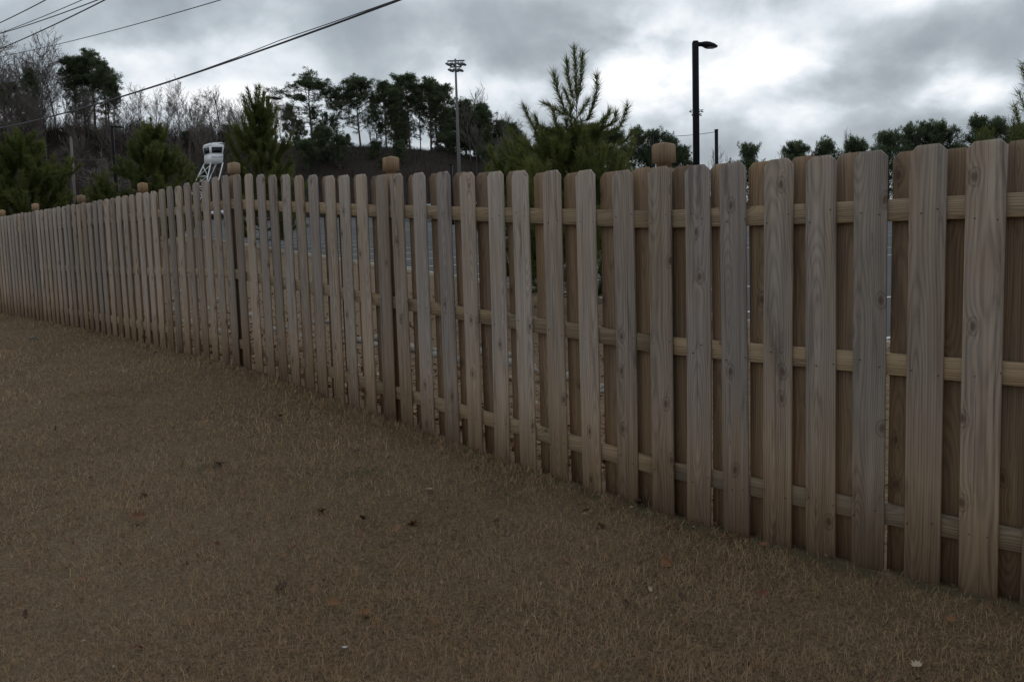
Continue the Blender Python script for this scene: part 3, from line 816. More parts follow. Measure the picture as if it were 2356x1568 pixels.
def young_pine(H, R, seed, shoots=(), nwh=11, nlen=.17, nw=.007, dens=240, step=.05, sub=4, low=.04, shootL=.38):
    r = np.random.default_rng(seed)
    segs = []; P = []; D = []; T = []
    tr = np.array([[0, 0, -.15], [.02, .01, H * .3], [-.02, .02, H * .6], [0, 0, H * .97]])
    for a, b, ra, rb in zip(tr[:-1], tr[1:], (.016 * H, .012 * H, .007 * H), (.012 * H, .007 * H, .002 * H)): segs.append((*a, *b, ra, rb))
    def tpos(z): return np.array([np.interp(z, tr[:, 2], tr[:, 0]), np.interp(z, tr[:, 2], tr[:, 1]), z])
    def run(pts, dirs, r0, f0, tone, trim=0.0):
        for i in range(len(pts) - 1):
            k0 = i / (len(pts) - 1); k1 = (i + 1) / (len(pts) - 1)
            segs.append((*pts[i], *pts[i + 1], r0 * (1 - .75 * k0), r0 * (1 - .75 * k1)))
        Ltot = np.linalg.norm(np.diff(pts, axis=0), axis=1); cum = np.concatenate([[0], np.cumsum(Ltot)])
        s = np.arange(f0 * cum[-1], cum[-1] - trim, step)
        P.append(np.stack([np.interp(s, cum, pts[:, j]) for j in range(3)], -1))
        D.append(unit(np.stack([np.interp(s, cum, dirs[:, j]) for j in range(3)], -1)))
        T.append(np.full(len(s), tone))
    # leader
    pts = np.array([tpos(z) for z in np.linspace(H * .80, H * .97, 4)] + [np.array([0, 0, H])])
    run(pts, np.tile([0, 0, 1.0], (5, 1)), .002 * H, 0, .5)
    for k in range(nwh):
        q = (k + .5) / nwh; z = H * (low + (.86 - low) * q)
        Lr = R * (1 - q ** 1.5) ** .75 * 1.05 + .16 * R
        nb = r.integers(5, 8)
        for j in range(nb):
            a = 2 * np.pi * (j + r.uniform(-.3, .3)) / nb + k * 1.3
            if r.uniform() < .12: continue
            elv = .02 + .80 * q + r.normal(0, .12)
            d = np.array([np.cos(a) * np.cos(elv), np.sin(a) * np.cos(elv), np.sin(elv)])
            LL = Lr * r.uniform(.55, 1.2)
            pts, dirs = curve_pts(tpos(z), d, LL * 1.1, 7, .62 - .2 * q, r, .05)
            tone = np.clip(r.normal(.5, .17), .1, .85)
            run(pts, dirs, .005 * H * (1 - .6 * q), .45 if q < .8 else .25, tone)
            # upright candle at the tip
            up, ud = curve_pts(pts[-1], dirs[-1], shootL * r.uniform(.6, 1.25), 3, .9, r, .04)
            run(up, ud, .0016 * H, 0, tone + .08)
            for m in range(sub):
                i = r.integers(2, 7)
                sd = unit(dirs[i] + r.normal(0, .55, 3) + [0, 0, .25])
                sp, sdir = curve_pts(pts[i], sd, LL * r.uniform(.28, .5), 4, .8, r, .05)
                run(sp, sdir, .0022 * H, .15, np.clip(tone + r.normal(0, .1), .05, .86))
    for pl in shoots:
        pl = np.array(pl, float); d = unit(np.gradient(pl, axis=0))
        run(pl, d, .0028 * H, .22, r.uniform(.4, .6), .10)
    P = np.vstack(P); D = np.vstack(D); T = np.concatenate(T)
    n = max(3, int(dens * step)); v, f, tone = needles(P, D, n, nlen, nw, .62, r, T)
    return (v, f, tone), segs
def tree(name, label, cat, loc, group, foliage, segs, fmat, bmat, k=4, rz=0, crown='crown', trunk='trunk'):
    t = thing(name, label, cat, loc, group, rz)
    v, q = tubes(segs, k); link(trunk, mesh(trunk, v, q, bmat, True), t)
    if foliage is not None:
        v, f, tone = foliage; link(crown, mesh(crown, v, f, fmat, False, {'tone': tone}), t)
    return t
# the big young pine in the middle: its upper shoots follow the photograph's silhouette
CY0 = 14.0
pb = at(1327, 480, CY0); gz = float(ground_z(pb[0], CY0)); Hc = at(1320, 97, CY0)[2] - gz
def cs(cx, cy, dyy=0.0):
    p = at((1300 + cx / 2.6133) * .8411, (80 + cy / 2.6133) * .8411, CY0 + dyy); return np.array([p[0] - pb[0], dyy, p[2] - gz])
SH = [[cs(725, 640), cs(722, 480), cs(714, 300), cs(705, 92)],
      [cs(722, 560), cs(738, 480, -.12), cs(757, 330, -.18), cs(765, 135, -.2)],
      [cs(722, 570), cs(690, 470, .12), cs(660, 330, .2), cs(650, 175, .2)],
      [cs(722, 590), cs(668, 520, .25), cs(640, 440, .3), cs(620, 385, .3)],
      [cs(720, 650), cs(640, 590, -.2), cs(590, 450, -.3), cs(552, 275, -.35)],
      [cs(700, 640), cs(620, 600, .2), cs(520, 545, .3), cs(450, 515, .3)],
      [cs(722, 665), cs(800, 650, -.2), cs(850, 520, -.3), cs(870, 420, -.3), cs(858, 290, -.3)],
      [cs(722, 640), cs(770, 570, .3), cs(800, 520, .4), cs(825, 470, .4)],
      [cs(720, 720), cs(560, 760, .3), cs(420, 700, .5), cs(370, 610, .5), cs(325, 505, .5)],
      [cs(720, 760), cs(560, 740, -.3), cs(450, 690, -.4), cs(412, 580, -.4)],
      [cs(730, 700), cs(860, 690, .2), cs(950, 620, .3), cs(955, 530, .3)],
      [cs(730, 720), cs(880, 720, -.3), cs(1000, 660, -.4), cs(998, 560, -.4)],
      [cs(730, 760), cs(900, 760, .3), cs(1030, 700, .5), cs(1075, 600, .5), cs(1090, 510, .5)],
      [cs(730, 860), cs(950, 860), cs(1080, 790), cs(1140, 690)],
      [cs(720, 860), cs(450, 880), cs(300, 800), cs(235, 690)],
      [cs(720, 960), cs(420, 1000), cs(230, 930), cs(150, 830)]]
fol, segs = young_pine(Hc * .72, 1.15, 21, SH, 10, .18, .0095, 520, .04, 7, .03, .36)
tree('young_pine', 'bushy young pine in the middle with bright green upright shoots against the clouds', 'pine tree', (pb[0], CY0, gz), 'young pines along the parking lot', fol, segs, NEEDLE, PINE_BARK, 5)
def yp(px, ptop, Y, R, seed, label, **kw):
    p = at(px, ptop, Y); k = kd(p[0], Y); gz = float(ground_z(p[0], Y)) if k < 0 else float(lot_z(p[0], Y))
    fol, segs = young_pine(p[2] - gz, R, seed, **kw)
    return tree('young_pine', label, 'pine tree', (p[0], Y, gz), 'young pines along the parking lot', fol, segs, NEEDLE, PINE_BARK, 4)
yp(590, 200, 30, 1.15, 31, 'pointed young pine just right of the white police tower, lamp post behind it', nwh=14, nlen=.22, nw=.021, dens=230, step=.06, sub=8, shootL=.6)
yp(346, 275, 36, 1.6, 32, 'broad young pine left of the white police tower', nwh=14, nlen=.25, nw=.027, dens=190, step=.065, sub=9, shootL=.42)
yp(38, 296, 34, 2.0, 33, 'broad dark young pine at the left edge above the far fence', nwh=14, nlen=.25, nw=.027, dens=190, step=.065, sub=9, shootL=.42)
yp(2420, 148, 11, 1.0, 34, 'young pine whose branch tips poke in at the right edge above the fence', nwh=10, nlen=.16, nw=.008, dens=260, step=.05, sub=4)
yp(1190, 330, 17.5, .9, 35, 'smaller young pine partly hidden behind the left side of the big middle pine', nwh=10, nlen=.19, nw=.013, dens=380, step=.05, sub=6)
yp(235, 395, 34, .75, 36, 'small yellowish young pine left of the broad one, low above the fence', nwh=8, nlen=.22, nw=.024, dens=180, step=.07, sub=6)

# tall pines: prototypes, H = 13
def clumps(cen, rad, n, L, w, r, tone):
    m = len(cen); c = np.repeat(cen, n, 0); R2 = np.repeat(rad, n)[:, None]; tn = np.repeat(tone, n)
    d = unit(r.normal(size=c.shape) + [0, 0, .35]); p = c + d * R2 * r.uniform(.1, .8, (len(c), 1))
    dr = unit(d + r.normal(0, .5, c.shape)); sd = unit(np.cross(dr, r.normal(size=c.shape))) * (w / 2)
    ln = L * r.uniform(.6, 1.2, (len(c), 1))
    v = np.stack([p - sd, p + sd, p + dr * ln], 1).reshape(-1, 3)
    return v, np.arange(len(v)).reshape(-1, 3), np.repeat(np.clip(tn + r.normal(0, .12, len(tn)), 0, 1), 3)
def tall_pine(seed, H=13, R=2.9, lo=.42, nl=30, flat=.15, cone=False, ncl=7, rad=.5, per=34, twigs=2):
    r = np.random.default_rng(seed); segs = []; cen = []; rr = []; tt = []
    bx, by = r.normal(0, .25, 2)
    tp = lambda z: np.array([bx * np.sin(z / H * 2.2), by * np.sin(z / H * 2.0), z])
    zs = np.linspace(-1.5, H * .97, 9)
    for a, b in zip(zs[:-1], zs[1:]):
        segs.append((*tp(a), *tp(b), .19 * (1 - max(a, 0) / H * .85), .19 * (1 - max(b, 0) / H * .85)))
    for k in range(nl):
        q = (k + r.uniform(0, 1)) / nl; z = H * (lo + (.97 - lo) * q)
        if cone: Lr = R * (1 - q) ** .8 + .3
        else: Lr = R * (np.sqrt(max(0, 1 - (q - .55) ** 2 / .215)) if q > .55 else .62 + .38 * q / .55) + .2
        Lr *= r.uniform(.55, 1.15); a = r.uniform(0, 2 * np.pi); elv = flat + .75 * q ** 2 + r.normal(0, .12)
        d = np.array([np.cos(a) * np.cos(elv), np.sin(a) * np.cos(elv), np.sin(elv)])
        pts, dirs = curve_pts(tp(z), d, Lr, 5, .35, r, .12)
        for i in range(5): segs.append((*pts[i], *pts[i + 1], .055 * (1 - i / 6), .055 * (1 - (i + 1) / 6)))
        tone = np.clip(r.normal(.5, .2), 0, 1)
        n = int(ncl * (.6 + Lr / R * .6) * (1 if cone else (.16 + .25 * q if q < .42 else min(1, .3 + 4 * (q - .42)))))
        for j in range(n):
            u = r.uniform(.35, 1.05) ** .8; i = min(4, int(u * 5)); p = pts[i] + (pts[min(5, i + 1)] - pts[i]) * (u * 5 - i)
            off = r.normal(0, .46, 3) * [1, 1, .5]; p2 = p + off + [0, 0, .12]
            segs.append((*p, *p2, .018, .010))
            cen.append(p2); rr.append(rad * r.uniform(.6, 1.15)); tt.append(tone + r.normal(0, .1))
    for j in range(5):
        cen.append(tp(H * .97) + r.normal(0, .22, 3)); rr.append(rad * .8); tt.append(.5)
    return clumps(np.array(cen), np.array(rr), per, .36, .085, r, np.array(tt)), segs
def bare(seed, H=12, spread=.55, nl=15, fine=.025, lo=.2):
    r = np.random.default_rng(seed); segs = []
    def grow(p, d, L, r0, lev):
        n = 4 if lev < 2 else 3; pts = [p]
        for i in range(n):
            d = unit(d + r.normal(0, .13 if lev else .05, 3) + [0, 0, .07 if lev else .02]); pts.append(pts[-1] + d * L / n)
            ra = r0 * (1 - .8 * i / n); rb = r0 * (1 - .8 * (i + 1) / n)
            segs.append((*pts[-2], *pts[-1], max(ra, fine * .6), max(rb, fine * .45)))
        if lev == 4: return
        nc = [nl, 6, 4, 3][lev]
        for c in range(nc):
            u = (lo if lev == 0 else .22) + (1 - (lo if lev == 0 else .22)) * (c + r.uniform(0, 1)) / nc
            u = min(u, .98); i = min(n - 1, int(u * n)); q = pts[i] + (pts[i + 1] - pts[i]) * (u * n - i)
            ax = unit(np.cross(d, r.normal(size=3))); an = r.uniform(.35, .85) * (spread / .55)
            dd = unit(d * np.cos(an) + ax * np.sin(an) + [0, 0, .18])
            grow(q, dd, L * r.uniform(.34, .58) * (1.15 - .55 * u if lev == 0 else 1), max(r0 * (1 - .75 * u) * .55, fine), lev + 1)
    grow(np.array([0, 0, -1.0]), np.array([r.normal(0, .03), r.normal(0, .03), 1.0]), H * 0.92 + 1, .013 * H, 0)
    return segs
def protos(kind, build, n):
    out = []
    for k in range(n):
        fol, segs = build(k)
        v, q = tubes(segs, 4 if fol is not None else 3)
        tm_ = mesh('trunk', v, q, PINE_BARK if fol is not None else BARK, fol is not None)
        cm = None
        if fol is not None: cm = mesh('crown', fol[0], fol[1], NEEDLE_DARK, False, {'tone': fol[2]})
        H = v[:, 2].max() if cm is None else max(v[:, 2].max(), fol[0][:, 2].max())
        out.append((tm_, cm, H))
    return out
PR = {
 'pine': protos('pine', lambda k: tall_pine(50 + k, 13, [2.9, 2.6, 3.0, 2.4, 2.8][k], [.20, .26, .16, .16, .28][k], [52, 46, 60, 48, 46][k], .15, False, 13, .44, 32), 5),
 'flat': protos('flat', lambda k: tall_pine(60 + k, 13, 3.9, .28, 44, .06, False, 16, .44, 32), 2),
 'cone': protos('cone', lambda k: tall_pine(70 + k, 10, 3.3, .12, 84, .10, True, 8, .44, 32), 3),
 'bush': protos('bush', lambda k: tall_pine(80 + k, 6, 2.4, .04, 54, .2, False, 10, .5, 34), 2),
 'round': protos('round', lambda k: tall_pine(90 + k, 12, 3.3, .24, 64, .25, False, 14, .46, 34), 3),
 'bare': protos('bare', lambda k: (None, bare(110 + k, 12, [.55, .65, .5, .68][k], [16, 18, 15, 17][k])), 4),
 'thin': protos('thin', lambda k: (None, bare(120 + k, 9, .38, 8, .02, .35)), 2),
}
def plant(kind, idx, px, ptop, Y, name, label, cat, group, wide=1.0, mat=None, base=None):
    tmesh, cm, H0 = PR[kind][idx]
    p = at(px, ptop, Y); gz = float(ground_z(p[0], Y)) if base is None else base
    h = p[2] - gz; sc = h / H0
    t = thing(name, label, cat, (p[0], Y, gz), group, (px * .37) % 6.28)
    sx = wide * min(max(sc, .55), 1.5); t.scale = (sx, sx, sc)
    o = link('trunk', tmesh, t)
    if mat: o.material_slots[0].link = 'OBJECT'; o.material_slots[0].material = mat
    if cm: link('crown', cm, t)
    return t
GP = 'tall pines along the top of the bank'; GB = 'bare trees along the top of the bank'
T = [
 # left bare trees
 ('bare', 1, 12, 95, 112, 'bare_tree', 'tall bare tree at the left edge under the bunch of wires', 'bare tree', GB, 1.35),
 ('bare', 0, 52, 58, 113, 'bare_tree', 'tallest bare tree on the left, its twigs touching the overhead wires', 'bare tree', GB, 1.3),
 ('bare', 3, 108, 95, 110, 'bare_tree', 'tall spreading bare tree just left of the tall left pines', 'bare tree', GB, 1.25),
 ('round', 1, 22, 185, 107, 'evergreen_tree', 'dark dense evergreen mass at the left edge below the bare crowns', 'evergreen tree', 'dark evergreens on the left', 1.0),
 ('pine', 3, 66, 152, 109, 'evergreen_tree', 'dark narrow evergreen among the bare trees on the far left', 'evergreen tree', 'dark evergreens on the left', .8),
 ('pine', 1, 163, 124, 113, 'tall_pine', 'tall pine with rounded crown, left one of the tall left group', 'pine tree', GP, 1.2),
 ('pine', 0, 205, 110, 114, 'tall_pine', 'highest pine of the tall left group', 'pine tree', GP, 1.15),
 ('pine', 4, 232, 128, 111, 'tall_pine', 'dense tall pine right behind the highest pine of the left group', 'pine tree', GP, .95),
 ('pine', 2, 258, 180, 112, 'tall_pine', 'lower pine on the right flank of the tall left group', 'pine tree', GP, .72),
 ('bare', 2, 185, 205, 108, 'bare_tree', 'bare many stemmed tree standing among the trunks of the tall left pines', 'bare tree', GB, .9),
 ('bare', 3, 318, 190, 114, 'bare_tree', 'bare tree just right of the tall left pines', 'bare tree', GB, .8),
 ('bare', 2, 352, 188, 117, 'bare_tree', 'slim bare tree straight above the broad young pine', 'bare tree', GB, .7),
 ('bare', 1, 405, 170, 115, 'bare_tree', 'highest bare tree between the left pines and the police tower', 'bare tree', GB, .95),
 ('bare', 0, 440, 222, 116, 'bare_tree', 'small crooked bare tree left of the police tower cabin', 'bare tree', GB, .7),
 ('bare', 3, 486, 203, 114, 'bare_tree', 'spreading bare tree rising straight above the police tower', 'bare tree', GB, 1.15),
 ('thin', 0, 525, 228, 118, 'bare_tree', 'thin bare tree between the police tower and the pointed young pine', 'bare tree', GB, 1.0),
 ('bare', 2, 556, 200, 120, 'bare_tree', 'bare tree half hidden behind the left side of the pointed young pine', 'bare tree', GB, .8),
 ('bare', 1, 640, 198, 116, 'bare_tree', 'bare tree behind the head of the lamp post at the pointed young pine', 'bare tree', GB, .95),
 ('bare', 0, 672, 235, 112, 'bare_tree', 'lower bare tree just left of the flat layered pine', 'bare tree', GB, .8),
 # more bare crowns filling the left woods
 ('bare', 3, -10, 62, 118, 'bare_tree', 'bare tree cut by the left edge, behind the tallest bare one', 'bare tree', GB, 1.3),
 ('bare', 2, 82, 88, 117, 'bare_tree', 'bare tree filling the space between the tallest bare tree and the spreading one', 'bare tree', GB, 1.2),
 ('bare', 1, 138, 150, 118, 'bare_tree', 'bare tree half behind the left pine of the tall left group', 'bare tree', GB, 1.1),
 ('bare', 0, 30, 150, 104, 'bare_tree', 'lower bare tree in front of the dark evergreens at the left edge', 'bare tree', GB, 1.1),
 ('bare', 3, 92, 190, 103, 'bare_tree', 'lower bare tree in front of the trunks left of the tall pines', 'bare tree', GB, 1.1),
 ('bare', 1, 225, 250, 105, 'bare_tree', 'low bare tree in front of the right trunks of the tall left pines', 'bare tree', GB, 1.0),
 ('bare', 0, 292, 228, 119, 'bare_tree', 'low bare tree tucked under the right flank of the tall left pines', 'bare tree', GB, .9),
 ('bare', 3, 375, 215, 112, 'bare_tree', 'low spreading bare tree above the tip of the broad young pine', 'bare tree', GB, .9),
 ('bare', 1, 458, 225, 119, 'bare_tree', 'low bare tree between the highest one and the police tower', 'bare tree', GB, .9),
 ('bare', 2, 530, 245, 113, 'bare_tree', 'low bare tree right of the police tower roof', 'bare tree', GB, .9),
 ('bare', 3, 610, 232, 121, 'bare_tree', 'low bare tree behind the pole of the lamp at the pointed young pine', 'bare tree', GB, .9),
 ('thin', 0, 850, 240, 121, 'bare_tree', 'thin bare tree glimpsed right of the trunk of the round topped pine', 'bare tree', GB, .8),
 ('pine', 3, 1000, 215, 121, 'tall_pine', 'set back pine seen between the dense pine and the grey light pole', 'pine tree', GP, .8),
 ('pine', 2, 860, 215, 120, 'tall_pine', 'set back pine between the round topped and the slender pine', 'pine tree', GP, .75),
 # middle group
 ('flat', 0, 712, 160, 111, 'tall_pine', 'tall pine with open layered crown, leftmost of the middle group', 'pine tree', GP, 1.6),
 ('round', 0, 822, 168, 112, 'tall_pine', 'tall round topped pine with a long bare trunk in the middle group', 'pine tree', GP, 1.25),
 ('pine', 3, 882, 182, 114, 'tall_pine', 'slender pine directly right of the round topped pine', 'pine tree', GP, 1.1),
 ('pine', 2, 936, 163, 113, 'tall_pine', 'dense pine, the tallest above the second post cap', 'pine tree', GP, 1.3),
 ('pine', 0, 985, 174, 114, 'tall_pine', 'dense pine left of the tall grey light pole', 'pine tree', GP, 1.15),
 ('pine', 4, 1020, 188, 116, 'tall_pine', 'narrow pine touching the left side of the tall grey light pole', 'pine tree', GP, .95),
 ('pine', 1, 908, 200, 118, 'tall_pine', 'pine filling the gap behind the slender and the dense pine', 'pine tree', GP, .8),
 ('pine', 1, 962, 196, 119, 'tall_pine', 'pine set back between the two dense pines of the middle group', 'pine tree', GP, .8),
 ('bare', 2, 1082, 182, 122, 'bare_tree', 'feathery bare crown just right of the tall grey light pole', 'bare tree', GB, .95),
 ('bare', 0, 1108, 205, 123, 'bare_tree', 'bare crown sloping down right of the tall grey light pole', 'bare tree', GB, .9),
 ('bare', 3, 1165, 252, 124, 'bare_tree', 'low bare tree left of the big middle pine', 'bare tree', GB, .8),
 ('cone', 0, 1068, 222, 113, 'conifer', 'dark spreading conifer right behind the tall grey light pole', 'conifer', 'dark conifers beside the light pole', 1.5),
 ('cone', 1, 1108, 232, 115, 'conifer', 'dark conifer with drooping layered branches, second right of the grey light pole', 'conifer', 'dark conifers beside the light pole', 1.5),
 ('cone', 2, 1148, 272, 114, 'conifer', 'lower dark conifer at the descending end of the middle tree group', 'conifer', 'dark conifers beside the light pole', 1.5),
 ('cone', 0, 1188, 295, 116, 'conifer', 'small dark conifer just left of the big middle pine', 'conifer', 'dark conifers beside the light pole', 1.4),
 # second row of the middle pines
 ('pine', 4, 770, 205, 115, 'tall_pine', 'half hidden pine between the layered and the round topped pine', 'pine tree', GP, 1.0),
 ('pine', 0, 905, 185, 117, 'tall_pine', 'pine shoulder to shoulder with the slender and the tallest dense pine', 'pine tree', GP, 1.0),
 ('round', 2, 1003, 182, 118, 'tall_pine', 'rounded pine crown directly left of the floodlight mast', 'pine tree', GP, .8),
 ('pine', 3, 240, 150, 116, 'tall_pine', 'pine filling the right shoulder of the tall left group', 'pine tree', GP, 1.0),
 ('pine', 2, 185, 130, 117, 'tall_pine', 'pine filling the middle of the tall left group from behind', 'pine tree', GP, 1.0),
 # understory
 ('bush', 0, 742, 285, 106, 'evergreen_shrub', 'dark bushy evergreen under the flat layered pine', 'evergreen shrub', 'evergreen shrubs on the bank', 1.2),
 ('bush', 1, 778, 300, 104, 'evergreen_shrub', 'dark evergreen shrub between the layered and the round topped pine', 'evergreen shrub', 'evergreen shrubs on the bank', 1.05),
 ('bush', 1, 704, 310, 103, 'evergreen_shrub', 'dark evergreen shrub right of the pointed young pine', 'evergreen shrub', 'evergreen shrubs on the bank', 1.1),
 ('bush', 0, 862, 322, 108, 'evergreen_shrub', 'low evergreen shrub at the foot of the round topped pine', 'evergreen shrub', 'evergreen shrubs on the bank', .8),
 ('bush', 1, 918, 318, 106, 'evergreen_shrub', 'low evergreen shrub left above the second post cap', 'evergreen shrub', 'evergreen shrubs on the bank', .8),
 ('bush', 0, 1125, 330, 104, 'evergreen_shrub', 'dark evergreen shrub low between the grey light pole and the middle pine', 'evergreen shrub', 'evergreen shrubs on the bank', 1.1),
 ('bush', 1, 1200, 330, 110, 'evergreen_shrub', 'dark evergreen shrub behind the left edge of the big middle pine', 'evergreen shrub', 'evergreen shrubs on the bank', 1.2),
 # behind the middle pine and right of it
 ('round', 2, 1262, 282, 140, 'tall_pine', 'far pine mass seen behind the left shoots of the big middle pine', 'pine tree', 'far pines around the middle pine', 1.1),
 ('round', 0, 1345, 275, 142, 'tall_pine', 'far pine straight behind the trunk of the big middle pine', 'pine tree', 'far pines around the middle pine', 1.1),
 ('round', 1, 1412, 290, 144, 'tall_pine', 'far pine behind the right shoots of the big middle pine', 'pine tree', 'far pines around the middle pine', 1.0),
 ('pine', 0, 1470, 282, 146, 'tall_pine', 'far pine just right of the big middle pine, highest of its cluster', 'pine tree', 'far pines around the middle pine', .8),
 ('pine', 2, 1502, 290, 148, 'tall_pine', 'far pine second right of the big middle pine', 'pine tree', 'far pines around the middle pine', .8),
 ('round', 2, 1538, 298, 147, 'tall_pine', 'far pine behind the nearest post cap', 'pine tree', 'far pines around the middle pine', .8),
 ('pine', 3, 1572, 330, 146, 'tall_pine', 'low far pine between the nearest post cap and the black lamp post', 'pine tree', 'far pines around the middle pine', .75),
 ('bare', 0, 1628, 335, 168, 'bare_tree', 'thin bare tree between the black lamp post and the net post', 'bare tree', 'far bare trees on the right', .7),
 ('bare', 1, 1672, 350, 170, 'bare_tree', 'low bare tree right of the net post', 'bare tree', 'far bare trees on the right', .7),
 ('round', 1, 1722, 322, 166, 'tall_pine', 'lone far pine with open crown right of the net post', 'pine tree', 'far pines on the right', .62),
 ('bush', 0, 1690, 356, 164, 'evergreen_shrub', 'low rounded far pine touching the lone one', 'evergreen shrub', 'far pines on the right', .7),
 ('bare', 2, 1795, 318, 172, 'bare_tree', 'thin bare tree left of the second clump of far pines on the right', 'bare tree', 'far bare trees on the right', .7),
 ('round', 0, 1830, 316, 165, 'tall_pine', 'round far pine, second clump right of the net post', 'pine tree', 'far pines on the right', .78),
 ('round', 2, 1902, 310, 166, 'tall_pine', 'left pine of the touching pair above the middle of the right fence', 'pine tree', 'far pines on the right', .78),
 ('round', 1, 1962, 308, 168, 'tall_pine', 'paler right pine of the touching pair above the right fence', 'pine tree', 'far pines on the right', .68),
 ('bare', 3, 1996, 318, 172, 'bare_tree', 'thin bare tree right of the touching pair of far pines', 'bare tree', 'far bare trees on the right', .6),
 ('bare', 0, 1932, 295, 174, 'bare_tree', 'thin bare top showing above the touching pair of far pines', 'bare tree', 'far bare trees on the right', .6),
 ('round', 0, 2048, 290, 160, 'tall_pine', 'leftmost pine of the big far clump at the right', 'pine tree', 'far pines on the right', .8),
 ('pine', 0, 2098, 274, 161, 'tall_pine', 'narrow pine second in the big far clump at the right', 'pine tree', 'far pines on the right', .7),
 ('pine', 4, 2128, 270, 162, 'tall_pine', 'narrow pine third in the big far clump at the right', 'pine tree', 'far pines on the right', .7),
 ('round', 2, 2168, 264, 160, 'tall_pine', 'widest pine in the big far clump at the right', 'pine tree', 'far pines on the right', .85),
 ('pine', 2, 2246, 257, 158, 'tall_pine', 'highest pine of the last far clump near the right edge', 'pine tree', 'far pines on the right', .82),
 ('round', 1, 2292, 262, 159, 'tall_pine', 'rounded pine next to the highest one near the right edge', 'pine tree', 'far pines on the right', .75),
 ('round', 0, 2352, 275, 156, 'tall_pine', 'dark far pine cut by the right edge of the picture', 'pine tree', 'far pines on the right', .8),
 ('bare', 1, 2322, 262, 164, 'bare_tree', 'thin bare top between the last two far pines at the right edge', 'bare tree', 'far bare trees on the right', .6),
]
for kind, idx, px, pt, Y, nm, lab, cat, grp, wd in T: plant(kind, idx, px, pt, Y, nm, lab, cat, grp, wd)
# small pale tree with drooping limbs in front of the left woods
segs = bare(140, 6, .7, 10, .014, .2)
p = at(258, 345, 62); gz = float(lot_z(p[0], 62))
t = thing('bare_tree', 'small pale bare tree with long drooping branches left of the broad young pine', 'bare tree', (p[0], 62, gz))
v, q = tubes(segs, 3); link('trunk', mesh('trunk', v, q, PALE_BARK), t); t.scale = (1.05, 1.05, (p[2] - gz) / v[:, 2].max())
# where along the woods something stands, told by the landmark in front of or beside it
def place(px):
    for lim, txt in ((150, 'above the dark young pine at the left edge'), (300, 'beneath the tall left pines'), (450, 'above the broad young pine'), (540, 'around the police tower'),
                     (690, 'behind the pointed young pine'), (790, 'below the layered pine'), (870, 'around the round topped pine'), (1000, 'above the second post cap'), (1120, 'around the grey light pole')):
        if px < lim: return txt
    return 'left of the big middle pine'
# slim saplings on the dark bank
rs = np.random.default_rng(77)
for k in range(50):
    px = rs.uniform(-20, 640) if k < 42 else rs.uniform(1080, 1200); Y = rs.uniform(92, 112) if k < 50 else rs.uniform(108, 117); x = (px - CX) / F * Y; gz = float(ground_z(x, Y))
    h = rs.uniform(4, 8.5)
    tmesh, cm, H0 = PR['thin'][k % 2]
    t = thing('sapling', 'slim bare sapling on the wooded bank ' + place(px), 'sapling', (x, Y, gz), 'saplings on the wooded bank', rs.uniform(0, 6.28))
    t.scale = (.8, .8, h / H0); link('trunk', tmesh, t)

rs = np.random.default_rng(303)
crest_pts = []
for k in range(70):
    px = rs.uniform(600, 1230) if k < 46 else rs.uniform(-40, 600)
    Y = rs.uniform(104, 117) if k < 46 else rs.uniform(98, 116)
    x = (px - CX) / F * Y; gz = float(ground_z(x, Y))
    kind, idx = ('bush', k % 2) if (k % 3 or px < 600) else ('cone', k % 3)
    tmesh, cm, H0 = PR[kind][idx]
    h = rs.uniform(.7, 1.5) if 800 < px < 1130 else rs.uniform(1.0, 2.6)
    if kind == 'cone': h = rs.uniform(1.4, 2.6) if px < 1080 else rs.uniform(3.5, 7)
    if 790 < px < 1100 and (k % 2 or Y > 111): continue
    t = thing('evergreen_shrub' if kind == 'bush' else 'conifer', ('dark low bushy evergreen on the bank ' if kind == 'bush' else 'small dark conical evergreen on the bank ') + place(px), 'evergreen', (x, Y, gz), 'understory evergreens on the bank', rs.uniform(0, 6.28))
    sx = h / H0 * rs.uniform(1.0, 1.5); t.scale = (sx, sx, h / H0); link('trunk', tmesh, t); link('crown', cm, t)
for k in range(26):
    px = rs.uniform(640, 1240); Y = rs.uniform(112, 130); x = (px - CX) / F * Y; gz = float(ground_z(x, Y)) 
    top = np.interp(px, [620, 720, 820, 940, 1030, 1080, 1240], [250, 215, 215, 205, 215, 240, 310]) + rs.uniform(5, 75)
    p = at(px, top, Y); kind, idx = (('pine', k % 5) if k >= 0 else ('cone', k % 3)) if px < 1050 else ('cone', k % 3)
    tmesh, cm, H0 = PR[kind][idx]; h = p[2] - gz
    if h < 3: continue
    if px < 1050 and k % 3 == 1: continue
    t = thing('tall_pine' if kind == 'pine' else 'conifer', ('dark pine crowded in the background ' if kind == 'pine' else 'dark conifer crowded in the background ') + place(px), 'pine tree', (x, Y, gz), 'crowded pines of the middle woods', rs.uniform(0, 6.28))
    sx = min(h / H0, 1.2) * rs.uniform(.7, .95); t.scale = (sx, sx, h / H0); link('trunk', tmesh, t); link('crown', cm, t)
for k in range(44):
    px = rs.uniform(-60, 660); Y = rs.uniform(106, 124); x = (px - CX) / F * Y; gz = float(ground_z(x, Y))
    top = np.interp(px, [-60, 60, 130, 290, 420, 660], [110, 120, 190, 235, 225, 250]) + rs.uniform(0, 70)
    tmesh, cm, H0 = PR['bare'][k % 4]; h = at(px, top, Y)[2] - gz
    t = thing('bare_tree', 'bare tree in the grey twig tangle ' + place(px), 'bare tree', (x, Y, gz), 'crowded bare trees of the left woods', rs.uniform(0, 6.28))
    sx = min(h / H0, 1.2) * rs.uniform(.8, 1.2); t.scale = (sx, sx, h / H0); link('trunk', tmesh, t)
